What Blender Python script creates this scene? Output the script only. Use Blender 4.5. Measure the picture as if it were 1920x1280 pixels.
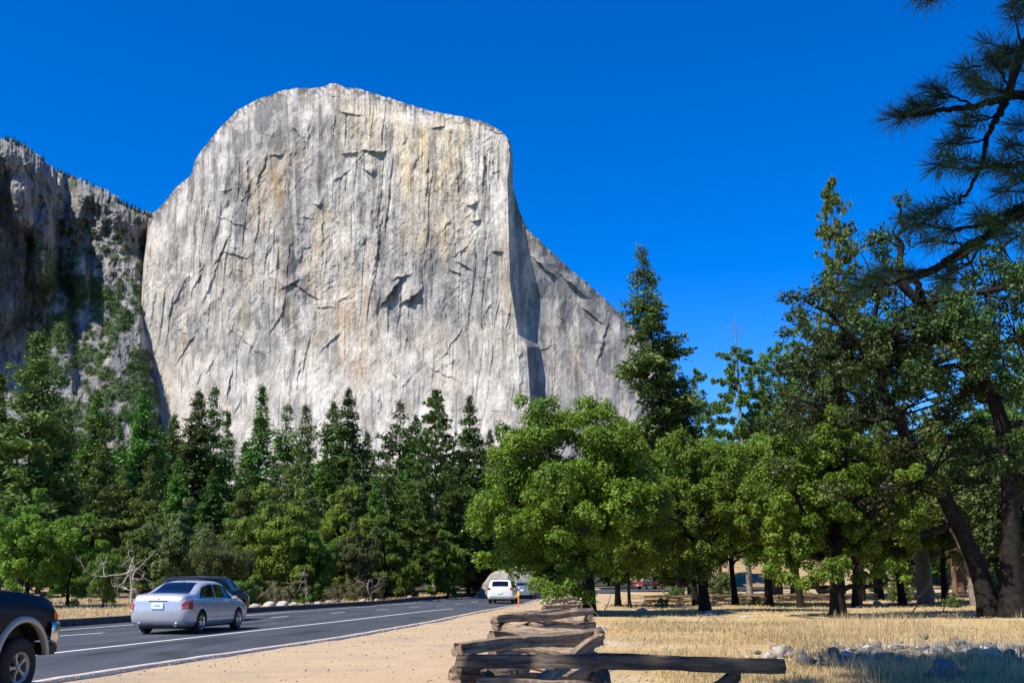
import bpy, bmesh, math, random
import numpy as np
from mathutils import Vector, Matrix
rad = math.radians
for o in list(bpy.data.objects): bpy.data.objects.remove(o)
S = bpy.context.scene
COL = S.collection

# ---------------------------------------------------------------- camera, sky, sun, exposure
EYE = 1.5
PITCH = math.atan((1088-640)/2000)
cam = bpy.data.cameras.new("camera"); camo = bpy.data.objects.new("camera", cam); COL.objects.link(camo)
camo.location = (0, 0, EYE); camo.rotation_euler = (math.pi/2+PITCH, 0, 0)
cam.sensor_width = 36; cam.lens = 36*2000/1920; cam.clip_start = .1; cam.clip_end = 60000
S.camera = camo
SUN_AZ = rad(180+50)          # clockwise from +Y : behind the viewer, to the left
SUN_EL = rad(51)
w = bpy.data.worlds.new("World"); S.world = w; w.use_nodes = True
nt = w.node_tree
bg = nt.nodes["Background"]
sky = nt.nodes.new("ShaderNodeTexSky"); sky.sky_type = 'NISHITA'; sky.sun_disc = False
sky.sun_elevation = SUN_EL; sky.sun_rotation = SUN_AZ
sky.altitude = 2500; sky.air_density = 1.0; sky.dust_density = 0.7; sky.ozone_density = 3.5
hs = nt.nodes.new("ShaderNodeHueSaturation"); hs.inputs['Saturation'].default_value = 1.43; hs.inputs['Value'].default_value = 1.74
hs.inputs['Hue'].default_value = 0.514
nt.links.new(sky.outputs[0], hs.inputs['Color']); nt.links.new(hs.outputs[0], bg.inputs[0])
bg.inputs[1].default_value = 0.085
sl = bpy.data.lights.new("sun", 'SUN'); sl.energy = 4.9; sl.angle = rad(.5); sl.color = (1, .93, .82)
so = bpy.data.objects.new("sun", sl); COL.objects.link(so)
SD = Vector((math.sin(SUN_AZ)*math.cos(SUN_EL), math.cos(SUN_AZ)*math.cos(SUN_EL), math.sin(SUN_EL)))
so.rotation_euler = (-SD).to_track_quat('-Z', 'Y').to_euler()
S.view_settings.view_transform = 'Standard'; S.view_settings.look = 'None'
S.view_settings.exposure = 0.62; S.view_settings.gamma = 1
S.render.engine = 'CYCLES'
S.cycles.max_bounces = 6; S.cycles.diffuse_bounces = 3; S.cycles.transparent_max_bounces = 8

# ---------------------------------------------------------------- helpers
def ray(px, py):
    v = (640-py)/2000; u = (px-960)/2000
    return u, math.cos(PITCH)-v*math.sin(PITCH), math.sin(PITCH)+v*math.cos(PITCH)
def at(px, py, Y):
    u, y, z = ray(px, py); t = Y/y
    return Vector((u*t, Y, EYE+z*t))
def sstep(a, b, x):
    t = np.clip((np.asarray(x, float)-a)/(b-a), 0, 1); return t*t*(3-2*t)
RK = np.array([(-9.2,4),(-7.75,12),(-7.06,16.4),(-6.12,21.5),(-4.51,29.2),(-3.0,40),(-.9,60),(.9,80),(2.3,98),(6.5,122),(14,140),(26,153),(44,162),(80,166)])
LK = np.array([(-20.3,4),(-19.0,12),(-18.3,16.4),(-17.5,21.5),(-16.3,29.2),(-14.4,40),(-11.5,60),(-9.6,80),(-7.9,98),(-3.6,126),(5,150),(19,167),(40,177),(80,182)])
def xr(y): return np.interp(y, RK[:,1], RK[:,0])
def xl(y): return np.interp(y, LK[:,1], LK[:,0])
def T(x, y):
    x = np.asarray(x, float); y = np.asarray(y, float)
    z = -.17*sstep(50, 85, y) + .45*sstep(105, 165, y)
    z = z + 6.0*sstep(186, 224, y)*sstep(22, 36, x)
    far = sstep(400, 1700, y)
    z = z + far*110
    return z
def Tz(x, y): return float(T(x, y))
def g(px, py):
    h = 0
    u, y, z = ray(px, py)
    for _ in range(30):
        t = (h-EYE)/z; h = .5*h+.5*Tz(u*t, y*t)
    return Vector((u*t, y*t, h))

def new_obj(name, me, parent=None, mat=None):
    o = bpy.data.objects.new(name, me); COL.objects.link(o)
    if parent: o.parent = parent
    if mat: me.materials.append(mat)
    return o
def tag(o, label=None, cat=None, group=None, kind=None):
    if label: o['label'] = label
    if cat: o['category'] = cat
    if group: o['group'] = group
    if kind: o['kind'] = kind
    return o
def empty(name, loc=(0,0,0), rz=0):
    o = bpy.data.objects.new(name, None); COL.objects.link(o); o.location = loc; o.rotation_euler = (0,0,rz)
    o.empty_display_size = .2; return o
def npmesh(name, V, F, smooth=False, col=None):
    """F: (n,k) int array, or list of such arrays"""
    me = bpy.data.meshes.new(name)
    Fs = F if isinstance(F, list) else [F]
    Fs = [np.asarray(f, np.int32) for f in Fs if len(f)]
    V = np.asarray(V, np.float32)
    me.vertices.add(len(V)); me.vertices.foreach_set('co', V.ravel())
    lt = np.concatenate([np.full(len(f), f.shape[1], np.int32) for f in Fs])
    idx = np.concatenate([f.ravel() for f in Fs])
    ls = np.concatenate([[0], np.cumsum(lt)[:-1]]).astype(np.int32)
    me.loops.add(len(idx)); me.loops.foreach_set('vertex_index', idx)
    me.polygons.add(len(lt)); me.polygons.foreach_set('loop_start', ls)
    if smooth: me.polygons.foreach_set('use_smooth', np.ones(len(lt), bool))
    me.update(calc_edges=True); me.validate()
    if col is not None:
        a = me.color_attributes.new('tone', 'FLOAT_COLOR', 'POINT')
        c = np.ones((len(V), 4), np.float32); c[:, :3] = col; a.data.foreach_set('color', c.ravel())
    return me
def grid_faces(nr, nc):
    i = np.arange(nr-1)[:, None]*nc + np.arange(nc-1)[None, :]
    i = i.ravel(); return np.stack([i, i+1, i+nc+1, i+nc], 1)

# value noise -----------------------------------------------------
def _hash(ix, iy, seed):
    h = (ix*374761393 + iy*668265263 + seed*1442695041) & 0xffffffff
    h = ((h ^ (h >> 13))*1274126177) & 0xffffffff
    h = ((h ^ (h >> 16))*2246822519) & 0xffffffff
    return ((h ^ (h >> 15)) & 0xffffff)/float(0xffffff)
def vn(x, y, seed=0):
    x = np.asarray(x, float); y = np.asarray(y, float)
    ix = np.floor(x).astype(np.int64); iy = np.floor(y).astype(np.int64)
    fx = x-ix; fy = y-iy; fx = fx*fx*(3-2*fx); fy = fy*fy*(3-2*fy)
    a = _hash(ix, iy, seed); b = _hash(ix+1, iy, seed); c = _hash(ix, iy+1, seed); d = _hash(ix+1, iy+1, seed)
    return (a+(b-a)*fx)*(1-fy) + (c+(d-c)*fx)*fy
def fbm(x, y, seed=0, o=4, gain=.5):
    s = 0; a = 1; t = 0
    for i in range(o):
        s = s + a*vn(x*2**i, y*2**i, seed+i*17); t += a; a *= gain
    return s/t
def ridg(x, y, seed=0, o=3):
    s = 0; a = 1; t = 0
    for i in range(o):
        s = s + a*(1-np.abs(2*vn(x*2**i, y*2**i, seed+i*31)-1)); t += a; a *= .5
    return s/t

# materials --------------------------------------------------------
def mat(name):
    m = bpy.data.materials.new(name); m.use_nodes = True
    return m, m.node_tree, m.node_tree.nodes["Principled BSDF"]
def N(t, typ, **kw):
    n = t.nodes.new(typ)
    for k, v in kw.items():
        if k in n.inputs: n.inputs[k].default_value = v
        else: setattr(n, k, v)
    return n
def simple(name, col, rough=.6, metal=0, coat=0, var=.08, scale=8, bump=0, emit=None, spec=None):
    m, t, b = mat(name)
    tc = N(t, 'ShaderNodeTexCoord'); no = N(t, 'ShaderNodeTexNoise', Scale=scale, Detail=5)
    t.links.new(tc.outputs['Object'], no.inputs['Vector'])
    mr = N(t, 'ShaderNodeMapRange'); mr.inputs['From Min'].default_value = .3; mr.inputs['From Max'].default_value = .7
    mr.inputs['To Min'].default_value = 1-var; mr.inputs['To Max'].default_value = 1+var
    t.links.new(no.outputs[0], mr.inputs['Value'])
    mx = N(t, 'ShaderNodeVectorMath', operation='SCALE'); mx.inputs[0].default_value = col
    t.links.new(mr.outputs[0], mx.inputs['Scale']); t.links.new(mx.outputs[0], b.inputs['Base Color'])
    b.inputs['Roughness'].default_value = rough; b.inputs['Metallic'].default_value = metal
    b.inputs['Coat Weight'].default_value = coat; b.inputs['Coat Roughness'].default_value = .06
    if spec is not None: b.inputs['Specular IOR Level'].default_value = spec
    if bump:
        bp = N(t, 'ShaderNodeBump', Strength=bump, Distance=.02); t.links.new(no.outputs[0], bp.inputs['Height'])
        t.links.new(bp.outputs[0], b.inputs['Normal'])
    return m
def leafmat(name, c1, c2, trans=.3, scale=.6, rough=.55, hue=.03, spec=.4):
    m, t, b = mat(name)
    tc = N(t, 'ShaderNodeTexCoord'); no = N(t, 'ShaderNodeTexNoise', Scale=scale, Detail=3)
    t.links.new(tc.outputs['Object'], no.inputs['Vector'])
    n2 = N(t, 'ShaderNodeTexNoise', Scale=9.0, Detail=1); t.links.new(tc.outputs['Object'], n2.inputs['Vector'])
    ad = N(t, 'ShaderNodeMath', operation='ADD'); t.links.new(no.outputs[0], ad.inputs[0]); t.links.new(n2.outputs[0], ad.inputs[1])
    mr = N(t, 'ShaderNodeMapRange'); mr.inputs['From Min'].default_value = .75; mr.inputs['From Max'].default_value = 1.25
    t.links.new(ad.outputs[0], mr.inputs['Value'])
    mx = N(t, 'ShaderNodeMix', data_type='RGBA'); mx.inputs['A'].default_value = (*c1, 1); mx.inputs['B'].default_value = (*c2, 1)
    t.links.new(mr.outputs[0], mx.inputs['Factor'])
    oi = N(t, 'ShaderNodeObjectInfo')
    h = N(t, 'ShaderNodeHueSaturation')
    r1 = N(t, 'ShaderNodeMapRange'); r1.inputs['To Min'].default_value = .5-hue; r1.inputs['To Max'].default_value = .5+hue*.6
    r2 = N(t, 'ShaderNodeMapRange'); r2.inputs['To Min'].default_value = .75; r2.inputs['To Max'].default_value = 1.25
    t.links.new(oi.outputs['Random'], r1.inputs['Value']); t.links.new(oi.outputs['Random'], r2.inputs['Value'])
    t.links.new(r1.outputs[0], h.inputs['Hue']); t.links.new(r2.outputs[0], h.inputs['Value'])
    t.links.new(mx.outputs['Result'], h.inputs['Color'])
    t.links.new(h.outputs[0], b.inputs['Base Color']); b.inputs['Roughness'].default_value = rough
    b.inputs['Specular IOR Level'].default_value = spec
    tr = N(t, 'ShaderNodeBsdfTranslucent'); t.links.new(h.outputs[0], tr.inputs['Color'])
    ms = N(t, 'ShaderNodeMixShader'); ms.inputs[0].default_value = trans
    out = t.nodes['Material Output']
    t.links.new(b.outputs[0], ms.inputs[1]); t.links.new(tr.outputs[0], ms.inputs[2]); t.links.new(ms.outputs[0], out.inputs[0])
    return m
def tonemat(name, rough=.9, scales=((.02, .25, (1,1,1)),), bumps=()):
    """base colour from the 'tone' attribute (minerals, stains), times fine noise; bump from noises"""
    m, t, b = mat(name)
    at_ = N(t, 'ShaderNodeAttribute', attribute_name='tone'); cur = at_.outputs['Color']
    geo = N(t, 'ShaderNodeNewGeometry')
    for sc, amt, st in scales:
        vm = N(t, 'ShaderNodeVectorMath', operation='MULTIPLY'); vm.inputs[1].default_value = st
        t.links.new(geo.outputs['Position'], vm.inputs[0])
        no = N(t, 'ShaderNodeTexNoise', Scale=sc, Detail=6); t.links.new(vm.outputs[0], no.inputs['Vector'])
        mr = N(t, 'ShaderNodeMapRange'); mr.inputs['From Min'].default_value = .3; mr.inputs['From Max'].default_value = .7
        mr.inputs['To Min'].default_value = 1-amt; mr.inputs['To Max'].default_value = 1+amt
        t.links.new(no.outputs[0], mr.inputs['Value'])
        sm = N(t, 'ShaderNodeVectorMath', operation='SCALE'); t.links.new(cur, sm.inputs[0]); t.links.new(mr.outputs[0], sm.inputs['Scale'])
        cur = sm.outputs[0]
    t.links.new(cur, b.inputs['Base Color']); b.inputs['Roughness'].default_value = rough
    b.inputs['Specular IOR Level'].default_value = .15
    prev = None
    for sc, st, dist, strg in bumps:
        vm = N(t, 'ShaderNodeVectorMath', operation='MULTIPLY'); vm.inputs[1].default_value = st
        t.links.new(geo.outputs['Position'], vm.inputs[0])
        no = N(t, 'ShaderNodeTexNoise', Scale=sc, Detail=8, Roughness=.65); t.links.new(vm.outputs[0], no.inputs['Vector'])
        bp = N(t, 'ShaderNodeBump', Strength=strg, Distance=dist); t.links.new(no.outputs[0], bp.inputs['Height'])
        if prev: t.links.new(prev.outputs[0], bp.inputs['Normal'])
        prev = bp
    if prev: t.links.new(prev.outputs[0], b.inputs['Normal'])
    return m
def woodmat(name, c1, c2, c3):
    m, t, b = mat(name)
    tc = N(t, 'ShaderNodeTexCoord'); mp = N(t, 'ShaderNodeMapping'); mp.inputs['Scale'].default_value = (.8, 14, 14)
    t.links.new(tc.outputs['Object'], mp.inputs[0])
    n1 = N(t, 'ShaderNodeTexNoise', Scale=2.2, Detail=8, Roughness=.7); t.links.new(mp.outputs[0], n1.inputs['Vector'])
    n2 = N(t, 'ShaderNodeTexNoise', Scale=1.6, Detail=3); t.links.new(tc.outputs['Object'], n2.inputs['Vector'])
    cr = N(t, 'ShaderNodeValToRGB'); e = cr.color_ramp.elements
    e[0].position = .33; e[0].color = (*c1, 1); e[1].position = .68; e[1].color = (*c3, 1)
    k = e.new(.47); k.color = (*c2, 1)
    t.links.new(n1.outputs[0], cr.inputs[0])
    mx = N(t, 'ShaderNodeMix', data_type='RGBA', blend_type='MULTIPLY'); mx.inputs['Factor'].default_value = .7
    c2r = N(t, 'ShaderNodeValToRGB'); f = c2r.color_ramp.elements
    f[0].position = .38; f[0].color = (.62, .6, .6, 1); f[1].position = .62; f[1].color = (1.15, 1.0, .82, 1)
    t.links.new(n2.outputs[0], c2r.inputs[0]); t.links.new(cr.outputs[0], mx.inputs['A']); t.links.new(c2r.outputs[0], mx.inputs['B'])
    t.links.new(mx.outputs['Result'], b.inputs['Base Color']); b.inputs['Roughness'].default_value = .85
    b.inputs['Specular IOR Level'].default_value = .2
    bp = N(t, 'ShaderNodeBump', Strength=.9, Distance=.02); t.links.new(n1.outputs[0], bp.inputs['Height']); t.links.new(bp.outputs[0], b.inputs['Normal'])
    return m
M = dict(
    rock=tonemat('granite', .9, ((.05, .2, (1,1,.2)), (.2, .22, (1,1,.3)), (.45, .16, (1,1,.7)), (.03, .12, (1,1,1))), ((.04, (1,1,.2), 9, .45), (.12, (1,1,.5), 5.0, .6), (.4, (1,1,.8), 2.0, .7))),
    crag=tonemat('dark_granite', .9, ((.06, .3, (1,1,.4)), (.25, .2, (1,1,.6))), ((.03, (1,1,.35), 18, .9), (.12, (1,1,.5), 6, .9))),
    ground=tonemat('dry_ground', .95, ((.8, .14, (1,1,1)), (6.0, .14, (1,1,1))), ((2.5, (1,1,1), .05, .7), (18, (1,1,1), .02, .7))),
    sand=tonemat('sandy_gravel', .95, ((.5, .06, (1,1,1)), (22.0, .16, (1,1,1)), (3., .06, (1,1,1))), ((30, (1,1,1), .012, .8), (1.2, (1,1,1), .06, .5))),
    asphalt=tonemat('asphalt', .8, ((.35, .12, (1,1,1)), (40.0, .22, (1,1,1)), (1.5, .1, (1,.3,1))), ((60, (1,1,1), .008, .6),)),
    leaf_bright=leafmat('oak_leaf_bright', (.06,.135,.008), (.185,.305,.022), .34, .35),
    leaf_mid=leafmat('oak_leaf_mid', (.045,.105,.010), (.145,.245,.027), .32, .35),
    leaf_olive=leafmat('oak_leaf_olive', (.06,.092,.022), (.14,.185,.045), .22, .4),
    leaf_yellow=leafmat('oak_leaf_yellow', (.09,.155,.01), (.23,.32,.028), .3, .35),
    leaf_shaded=leafmat('oak_leaf_shaded', (.015,.036,.006), (.075,.13,.018), .22, .5),  # shade on the right-hand oaks put into the leaf colour
    fir=leafmat('fir_needles', (.042,.105,.014), (.13,.255,.035), .12, .5, .7, .035, .2),
    fir_dark=leafmat('fir_needles_dark', (.03,.075,.014), (.095,.19,.035), .1, .5, .7, .03, .2),
    fir_olive=leafmat('fir_needles_olive', (.065,.108,.024), (.145,.22,.048), .12, .5, .7, .03, .2),
    pine=leafmat('pine_needles', (.055,.11,.02), (.135,.225,.045), .15, .5, .6, .03, .3),
    needle=leafmat('long_pine_needles', (.02,.05,.012), (.10,.17,.035), .12, 1.5, .5, .0, .35),
    brush=leafmat('dry_brush', (.10,.10,.04), (.2,.18,.07), .15, .6),
    grass=leafmat('dry_grass', (.44,.33,.16), (.66,.52,.28), .25, .25, .7, .0, .2),
    grass2=leafmat('green_grass', (.16,.16,.05), (.36,.31,.13), .25, .25, .7, .0, .2),
    bark=simple('bark', (.075,.062,.05), .95, var=.5, scale=5, bump=.8, spec=.1),
    bark_dark=simple('bark_dark', (.02,.017,.014), .95, var=.45, scale=5, bump=.8, spec=.1),
    bark_red=simple('pine_bark', (.16,.095,.06), .95, var=.4, scale=4, bump=.8, spec=.1),
    bark_grey=simple('bark_grey', (.2,.17,.14), .95, var=.35, scale=4, bump=.8, spec=.1),
    deadwood=simple('dead_wood', (.42,.38,.33), .8, var=.25, scale=5, bump=.4, spec=.1),
    wood=woodmat('weathered_rail_wood', (.045,.034,.026), (.23,.18,.13), (.46,.38,.29)),
    wood_dark=woodmat('dark_rail_wood', (.02,.017,.015), (.10,.085,.072), (.24,.20,.165)),
    stone=simple('river_stone', (.165,.155,.14), .85, var=.3, scale=6, bump=.5, spec=.2),
    stone_dark=simple('river_stone_dark', (.085,.082,.078), .85, var=.3, scale=6, bump=.5, spec=.2),
    stone_tan=simple('river_stone_tan', (.19,.155,.115), .85, var=.3, scale=6, bump=.5, spec=.2),
    stone_white=simple('white_stone', (.38,.355,.31), .85, var=.2, scale=5, bump=.5, spec=.2),
    boulder=simple('boulder_rock', (.27,.25,.22), .9, var=.35, scale=1.2, bump=1, spec=.2),
    kerb=simple('kerb_concrete', (.52,.48,.42), .9, var=.15, scale=5, bump=.3, spec=.2),
    kerb_dark=simple('kerb_stone', (.10,.08,.07), .9, var=.4, scale=4, bump=.5, spec=.2),
    paint=simple('road_paint', (.72,.72,.70), .7, var=.14, scale=14, spec=.3),
    silver=simple('silver_paint', (.50,.52,.56), .3, .45, .6, .02, 3),
    navy=simple('navy_paint', (.0015,.002,.006), .4, 0, .05, .05, 3, spec=.18),
    black_paint=simple('black_paint', (.004,.005,.006), .4, 0, .3, .05, 3),
    white_paint=simple('white_paint', (.72,.73,.74), .3, 0, .8, .03, 3),
    red_paint=simple('red_paint', (.30,.02,.018), .3, 0, .8, .05, 3),
    blue_paint=simple('grey_blue_paint', (.16,.19,.25), .3, .2, .8, .05, 3),
    glass=simple('car_glass', (.004,.005,.008), .05, 0, .3, .05, 3, spec=.5),
    rubber=simple('rubber', (.012,.012,.012), .8, var=.2),
    trim=simple('black_trim', (.008,.008,.008), .6, var=.1),
    chrome=simple('bright_metal', (.6,.6,.58), .22, 1, 0, .05),
    flare=simple('silver_tan_trim', (.36,.34,.29), .4, .25, .4, .04),
    tail=simple('tail_lamp', (.5,.012,.01), .12, 0, 1, .05),
    tail_clear=simple('clear_lamp', (.6,.58,.55), .12, 0, 1, .05),
    amber=simple('amber_lamp', (.7,.14,.02), .2, 0, 1, .05),
    plate=simple('plate_white', (.7,.75,.78), .5, var=.03), plate_ink=simple('plate_ink', (.25,.28,.35), .5),
    pebble=simple('pebble', (.36,.29,.21), .9, var=.3, scale=6, spec=.2),
    orange=simple('marker_orange', (.62,.16,.05), .6, var=.1), yellow=simple('marker_yellow', (.85,.55,.03), .6, var=.05),
    shrub=leafmat('shrub_leaf', (.035,.07,.018), (.085,.14,.032), .12, .03),
)

# ---------------------------------------------------------------- terrain
def axis(a, b, near, far, lo, hi):
    """non uniform samples: step `near` within lo..hi growing outwards"""
    pts = list(np.arange(lo, hi+1e-6, near)); s = near; p = lo
    left = []
    while p > a: s = min(s*1.15, far); p -= s; left.append(p)
    s = near; p = hi; right = []
    while p < b: s = min(s*1.15, far); p += s; right.append(p)
    return np.array(left[::-1]+pts+right)
gx = axis(-9000, 9000, .4, 500, -26, 46); gy = axis(-300, 12000, .4, 500, 3, 75)
GX, GY = np.meshgrid(gx, gy)
def ground_z(x, y):
    z = T(x, y)
    road = (x > xl(y)-.1) & (x < xr(y)+.1) & (y > 3) & (y < 179)
    bumpy = .05*(fbm(x*.6, y*.6, 5, 3)-.5)*sstep(0, 3, x-xr(y)-4) + .10*(fbm(x*.12, y*.12, 6, 2)-.5)*sstep(0, 8, x-xr(y)-5)
    left = .16*sstep(0, .4, xl(y)-x) + .5*(fbm(x*.1, y*.1, 7, 3)-.45)*sstep(1, 12, xl(y)-x)
    z = z + np.where(road, -.25, bumpy + left)
    return z
GZ = ground_z(GX, GY)
def ground_tone(x, y):
    n = fbm(x*.35, y*.35, 11, 4)[..., None]; n2 = fbm(x*1.3, y*1.3, 12, 3)[..., None]; n3 = fbm(x*.08, y*.08, 13, 3)[..., None]
    gold = np.array([.44, .315, .145]); pale = np.array([.48, .385, .235]); brown = np.array([.22, .155, .085]); duff = np.array([.20, .145, .085])
    c = gold + (pale-gold)*sstep(.45, .7, n) ; c = c + (brown-c)*sstep(.52, .8, n2)*.5
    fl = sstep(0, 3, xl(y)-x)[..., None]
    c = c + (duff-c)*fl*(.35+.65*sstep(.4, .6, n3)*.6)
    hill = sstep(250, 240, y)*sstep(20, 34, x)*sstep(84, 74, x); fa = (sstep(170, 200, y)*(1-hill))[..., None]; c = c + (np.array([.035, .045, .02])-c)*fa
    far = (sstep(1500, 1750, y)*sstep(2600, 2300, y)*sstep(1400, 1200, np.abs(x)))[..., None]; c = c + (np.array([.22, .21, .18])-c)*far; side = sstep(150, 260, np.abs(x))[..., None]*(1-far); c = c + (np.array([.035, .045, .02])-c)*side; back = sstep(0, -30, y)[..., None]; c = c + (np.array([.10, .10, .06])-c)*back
    # grey cobbly soil at the lower right
    s = (sstep(6, 9, x)*sstep(31, 25, y) )[..., None]; c = c + (np.array([.34, .29, .23])-c)*s*.8
    return c
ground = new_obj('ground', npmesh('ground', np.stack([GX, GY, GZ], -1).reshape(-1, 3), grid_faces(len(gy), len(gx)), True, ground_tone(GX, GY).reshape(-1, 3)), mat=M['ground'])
tag(ground, 'dry golden meadow ground and forest floor', kind='structure')

def strip(name, ys, xa, xb, nx, dz, material, tone=None, kind='structure'):
    X = xa[:, None] + (xb-xa)[:, None]*np.linspace(0, 1, nx)[None, :]
    Y = np.repeat(ys[:, None], nx, 1); Z = T(X, Y)+dz
    col = None
    if tone is not None: col = tone(X, Y).reshape(-1, 3)
    o = new_obj(name, npmesh(name, np.stack([X, Y, Z], -1).reshape(-1, 3), grid_faces(len(ys), nx), True, col), mat=material)
    if kind: o['kind'] = kind
    return o
ys = np.concatenate([np.arange(4, 70, .4), np.arange(70, 181, 1.)])
def asphalt_tone(x, y):
    n = fbm(x*.8, y*.15, 21, 4)[..., None]; c = np.array([.060, .066, .076])*(.8+.45*n)
    u = (x-xl(y))/np.maximum(xr(y)-xl(y), 1)
    wear = (np.exp(-((u-.24)/.02)**2)+np.exp(-((u-.37)/.02)**2)+np.exp(-((u-.52)/.02)**2)+np.exp(-((u-.65)/.02)**2))[..., None]*.22
    oil = (np.exp(-((u-.30)/.018)**2)+np.exp(-((u-.585)/.018)**2))[..., None]*.2
    crack = sstep(.80, .88, ridg(x*.5, y*.12, 24, 3))[..., None]*.4; dust = (sstep(.93, 1., u)*sstep(.4, .6, fbm(x*2, y*.5, 25, 3)))[..., None]
    c = c*(1+wear-oil)*(1-crack); return c+(np.array([.2, .16, .12])-c)*dust*.6
xrr = np.where(ys > 120, xr(ys), xr(ys)); road = strip('road', ys, xl(ys)+.02, xrr-.02, 70, 0, M['asphalt'], asphalt_tone)
road['label'] = 'grey two lane asphalt road curving away to the right'
# sandy walking verge between the kerb and the fence
def path_right(y): return np.interp(y, [4, 10, 20, 30, 45, 60, 80, 100, 125, 181], [1.6, 1.4, 1.6, 2.2, 3.0, 4.2, 6.0, 8.5, 14, 90]) + .5*(fbm(y*.5, 0*y, 31, 3)-.5)
ysp = np.concatenate([np.arange(4, 60, .3), np.arange(60, 126, 1.)])
def sand_tone(x, y):
    n = fbm(x*.7, y*.7, 33, 4)[..., None]
    a = np.array([.44, .33, .205]); b = np.array([.34, .27, .19])
    c = a+(b-a)*sstep(.5, .72, n)*.7
    grey = (sstep(16, 8, y)*sstep(-3, 0, x))[..., None]; c = c+(np.array([.44, .38, .32])-c)*grey*.6
    return c
path = strip('path', ysp, xr(ysp)+.17, path_right(ysp), 24, .05, M['sand'], sand_tone)
path['label'] = 'sandy verge between the road kerb and the rail fence'
pm = path.data; co = np.zeros(len(pm.vertices)*3, np.float32); pm.vertices.foreach_get('co', co); co = co.reshape(-1, 3)
co[:, 2] += .05*(fbm(co[:, 0]*.9, co[:, 1]*.9, 35, 3)-.5) ; R_ = np.zeros(len(co), bool); R_[23::24] = True; R_[0::24] = True; co[R_, 2] -= .06
pm.vertices.foreach_set('co', co.ravel())
# grey footpath across the meadow
fy = np.linspace(0, 1, 90); FPX = np.interp(fy, [0, .3, .6, 1], [9.5, 18, 30, 52]); FPY = np.interp(fy, [0, .3, .6, 1], [84, 88, 96, 112])
V = []
for i in range(90):
    for k in (0, 1, 2, 3): V.append((FPX[i]-.3*k, FPY[i]+1.1*k, Tz(FPX[i]-.3*k, FPY[i]+1.1*k)+.12))
fp = new_obj('path', npmesh('footpath', V, grid_faces(90, 4), True, np.tile([.42, .40, .37], (360, 1))), mat=M['sand']); tag(fp, 'pale grey footpath crossing the meadow', kind='structure')

def kerb(name, ptsx, ysk, side, wdt, h, material, label):
    """side=+1: kerb body lies to the right of ptsx"""
    V = []; prof = [(0, -.3), (0, h-.02), (.02, h), (wdt-.02, h), (wdt, h-.02), (wdt, -.3)]
    rnd = random.Random(3)
    for x, y in zip(ptsx, ysk):
        z = Tz(x, y); j = rnd.uniform(-.006, .006)
        for a, b in prof: V.append((x+side*(a+j), y, z+b+j))
    F = grid_faces(len(ysk), 6)
    o = new_obj(name, npmesh(name, V, F), mat=material); tag(o, label, kind='structure'); return o
yk = np.concatenate([np.arange(4, 70, .5), np.arange(70, 126, 1.)])
kerb('kerb', xr(yk), yk, 1, .16, .07, M['kerb'], 'pale concrete kerb along the sandy verge')
kerb('kerb', xl(ys), ys, -1, .28, .24, M['kerb_dark'], 'dark stone kerb on the forest side of the road')
# painted markings
def mark(pts, wdt, nm='road_marking', lab=None):
    P = []; 
    for (x0, y0), (x1, y1) in zip(pts[:-1], pts[1:]):
        n = max(2, int((y1-y0)/.6))
        for i in range(n): P.append((x0+(x1-x0)*i/n, y0+(y1-y0)*i/n))
    P.append(pts[-1]); V = []
    for x, y in P:
        V += [(x-wdt/2, y, Tz(x, y)+.005), (x+wdt/2, y, Tz(x, y)+.005)]
    o = new_obj(nm, npmesh(nm, V, grid_faces(len(P), 2)), mat=M['paint']); tag(o, lab, kind='structure')
mark([(-11.6, 12), (-9.8, 23.2), (-6.47, 41.8), (-3.32, 62.1)], .13, lab='solid white line along the parking strip')
mark([(float(xl(y))+1.45, y) for y in (12, 16.4, 21.5, 29.2, 40, 60, 80, 98, 124)], .11, lab='thin white edge line')
for (x0, y0, L) in [(-15.9, 19, 2.3), (-12.75, 29.9, 2.7), (-11.35, 38.2, 2), (-10.05, 45.9, 1.8), (-8.55, 52, 1.9), (-7.25, 58.9, 2), (-6.1, 65.5, 2.2), (-5.0, 72, 2.2), (-4.1, 79, 2.2), (-3.2, 87, 2.4)]:
    sl_ = .19 if y0 > 30 else .26
    mark([(x0, y0), (x0+sl_*L, y0+L)], .12, lab='short white lane dash')

# ---------------------------------------------------------------- the big granite cliff
def nose(py): return np.interp(py, [160, 250, 262, 300, 333, 414, 536, 587, 627, 650, 740, 960], [948, 950, 955, 956, 951, 953, 957, 966, 971, 988, 994, 1000])
def skyline_pts():
    return [(258,640),(263,540),(270,470),(278,418),(286,402),(300,388),(330,352),(345,338),(358,328),(366,300),(383,275),(400,255),(420,232),(445,206),(480,188),(520,173),(550,166),(585,165),(606,163),(618,157),(632,157),(648,165),(680,168),(700,174),(740,186),(780,199),(820,210),(870,219),(905,227),(935,240),(950,252),(957,268),(962,310),(966,353),(976,394),(988,424),(996,435),(1012,450),(1026,465),(1050,486),(1071,506),(1100,530),(1127,556),(1150,578),(1168,597),(1195,618),(1225,648),(1250,675),(1262,700),(1270,760),(1290,860)]
SK = np.array(skyline_pts(), float)
def sky_y(px): return np.interp(px, SK[:,0], SK[:,1])
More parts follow.
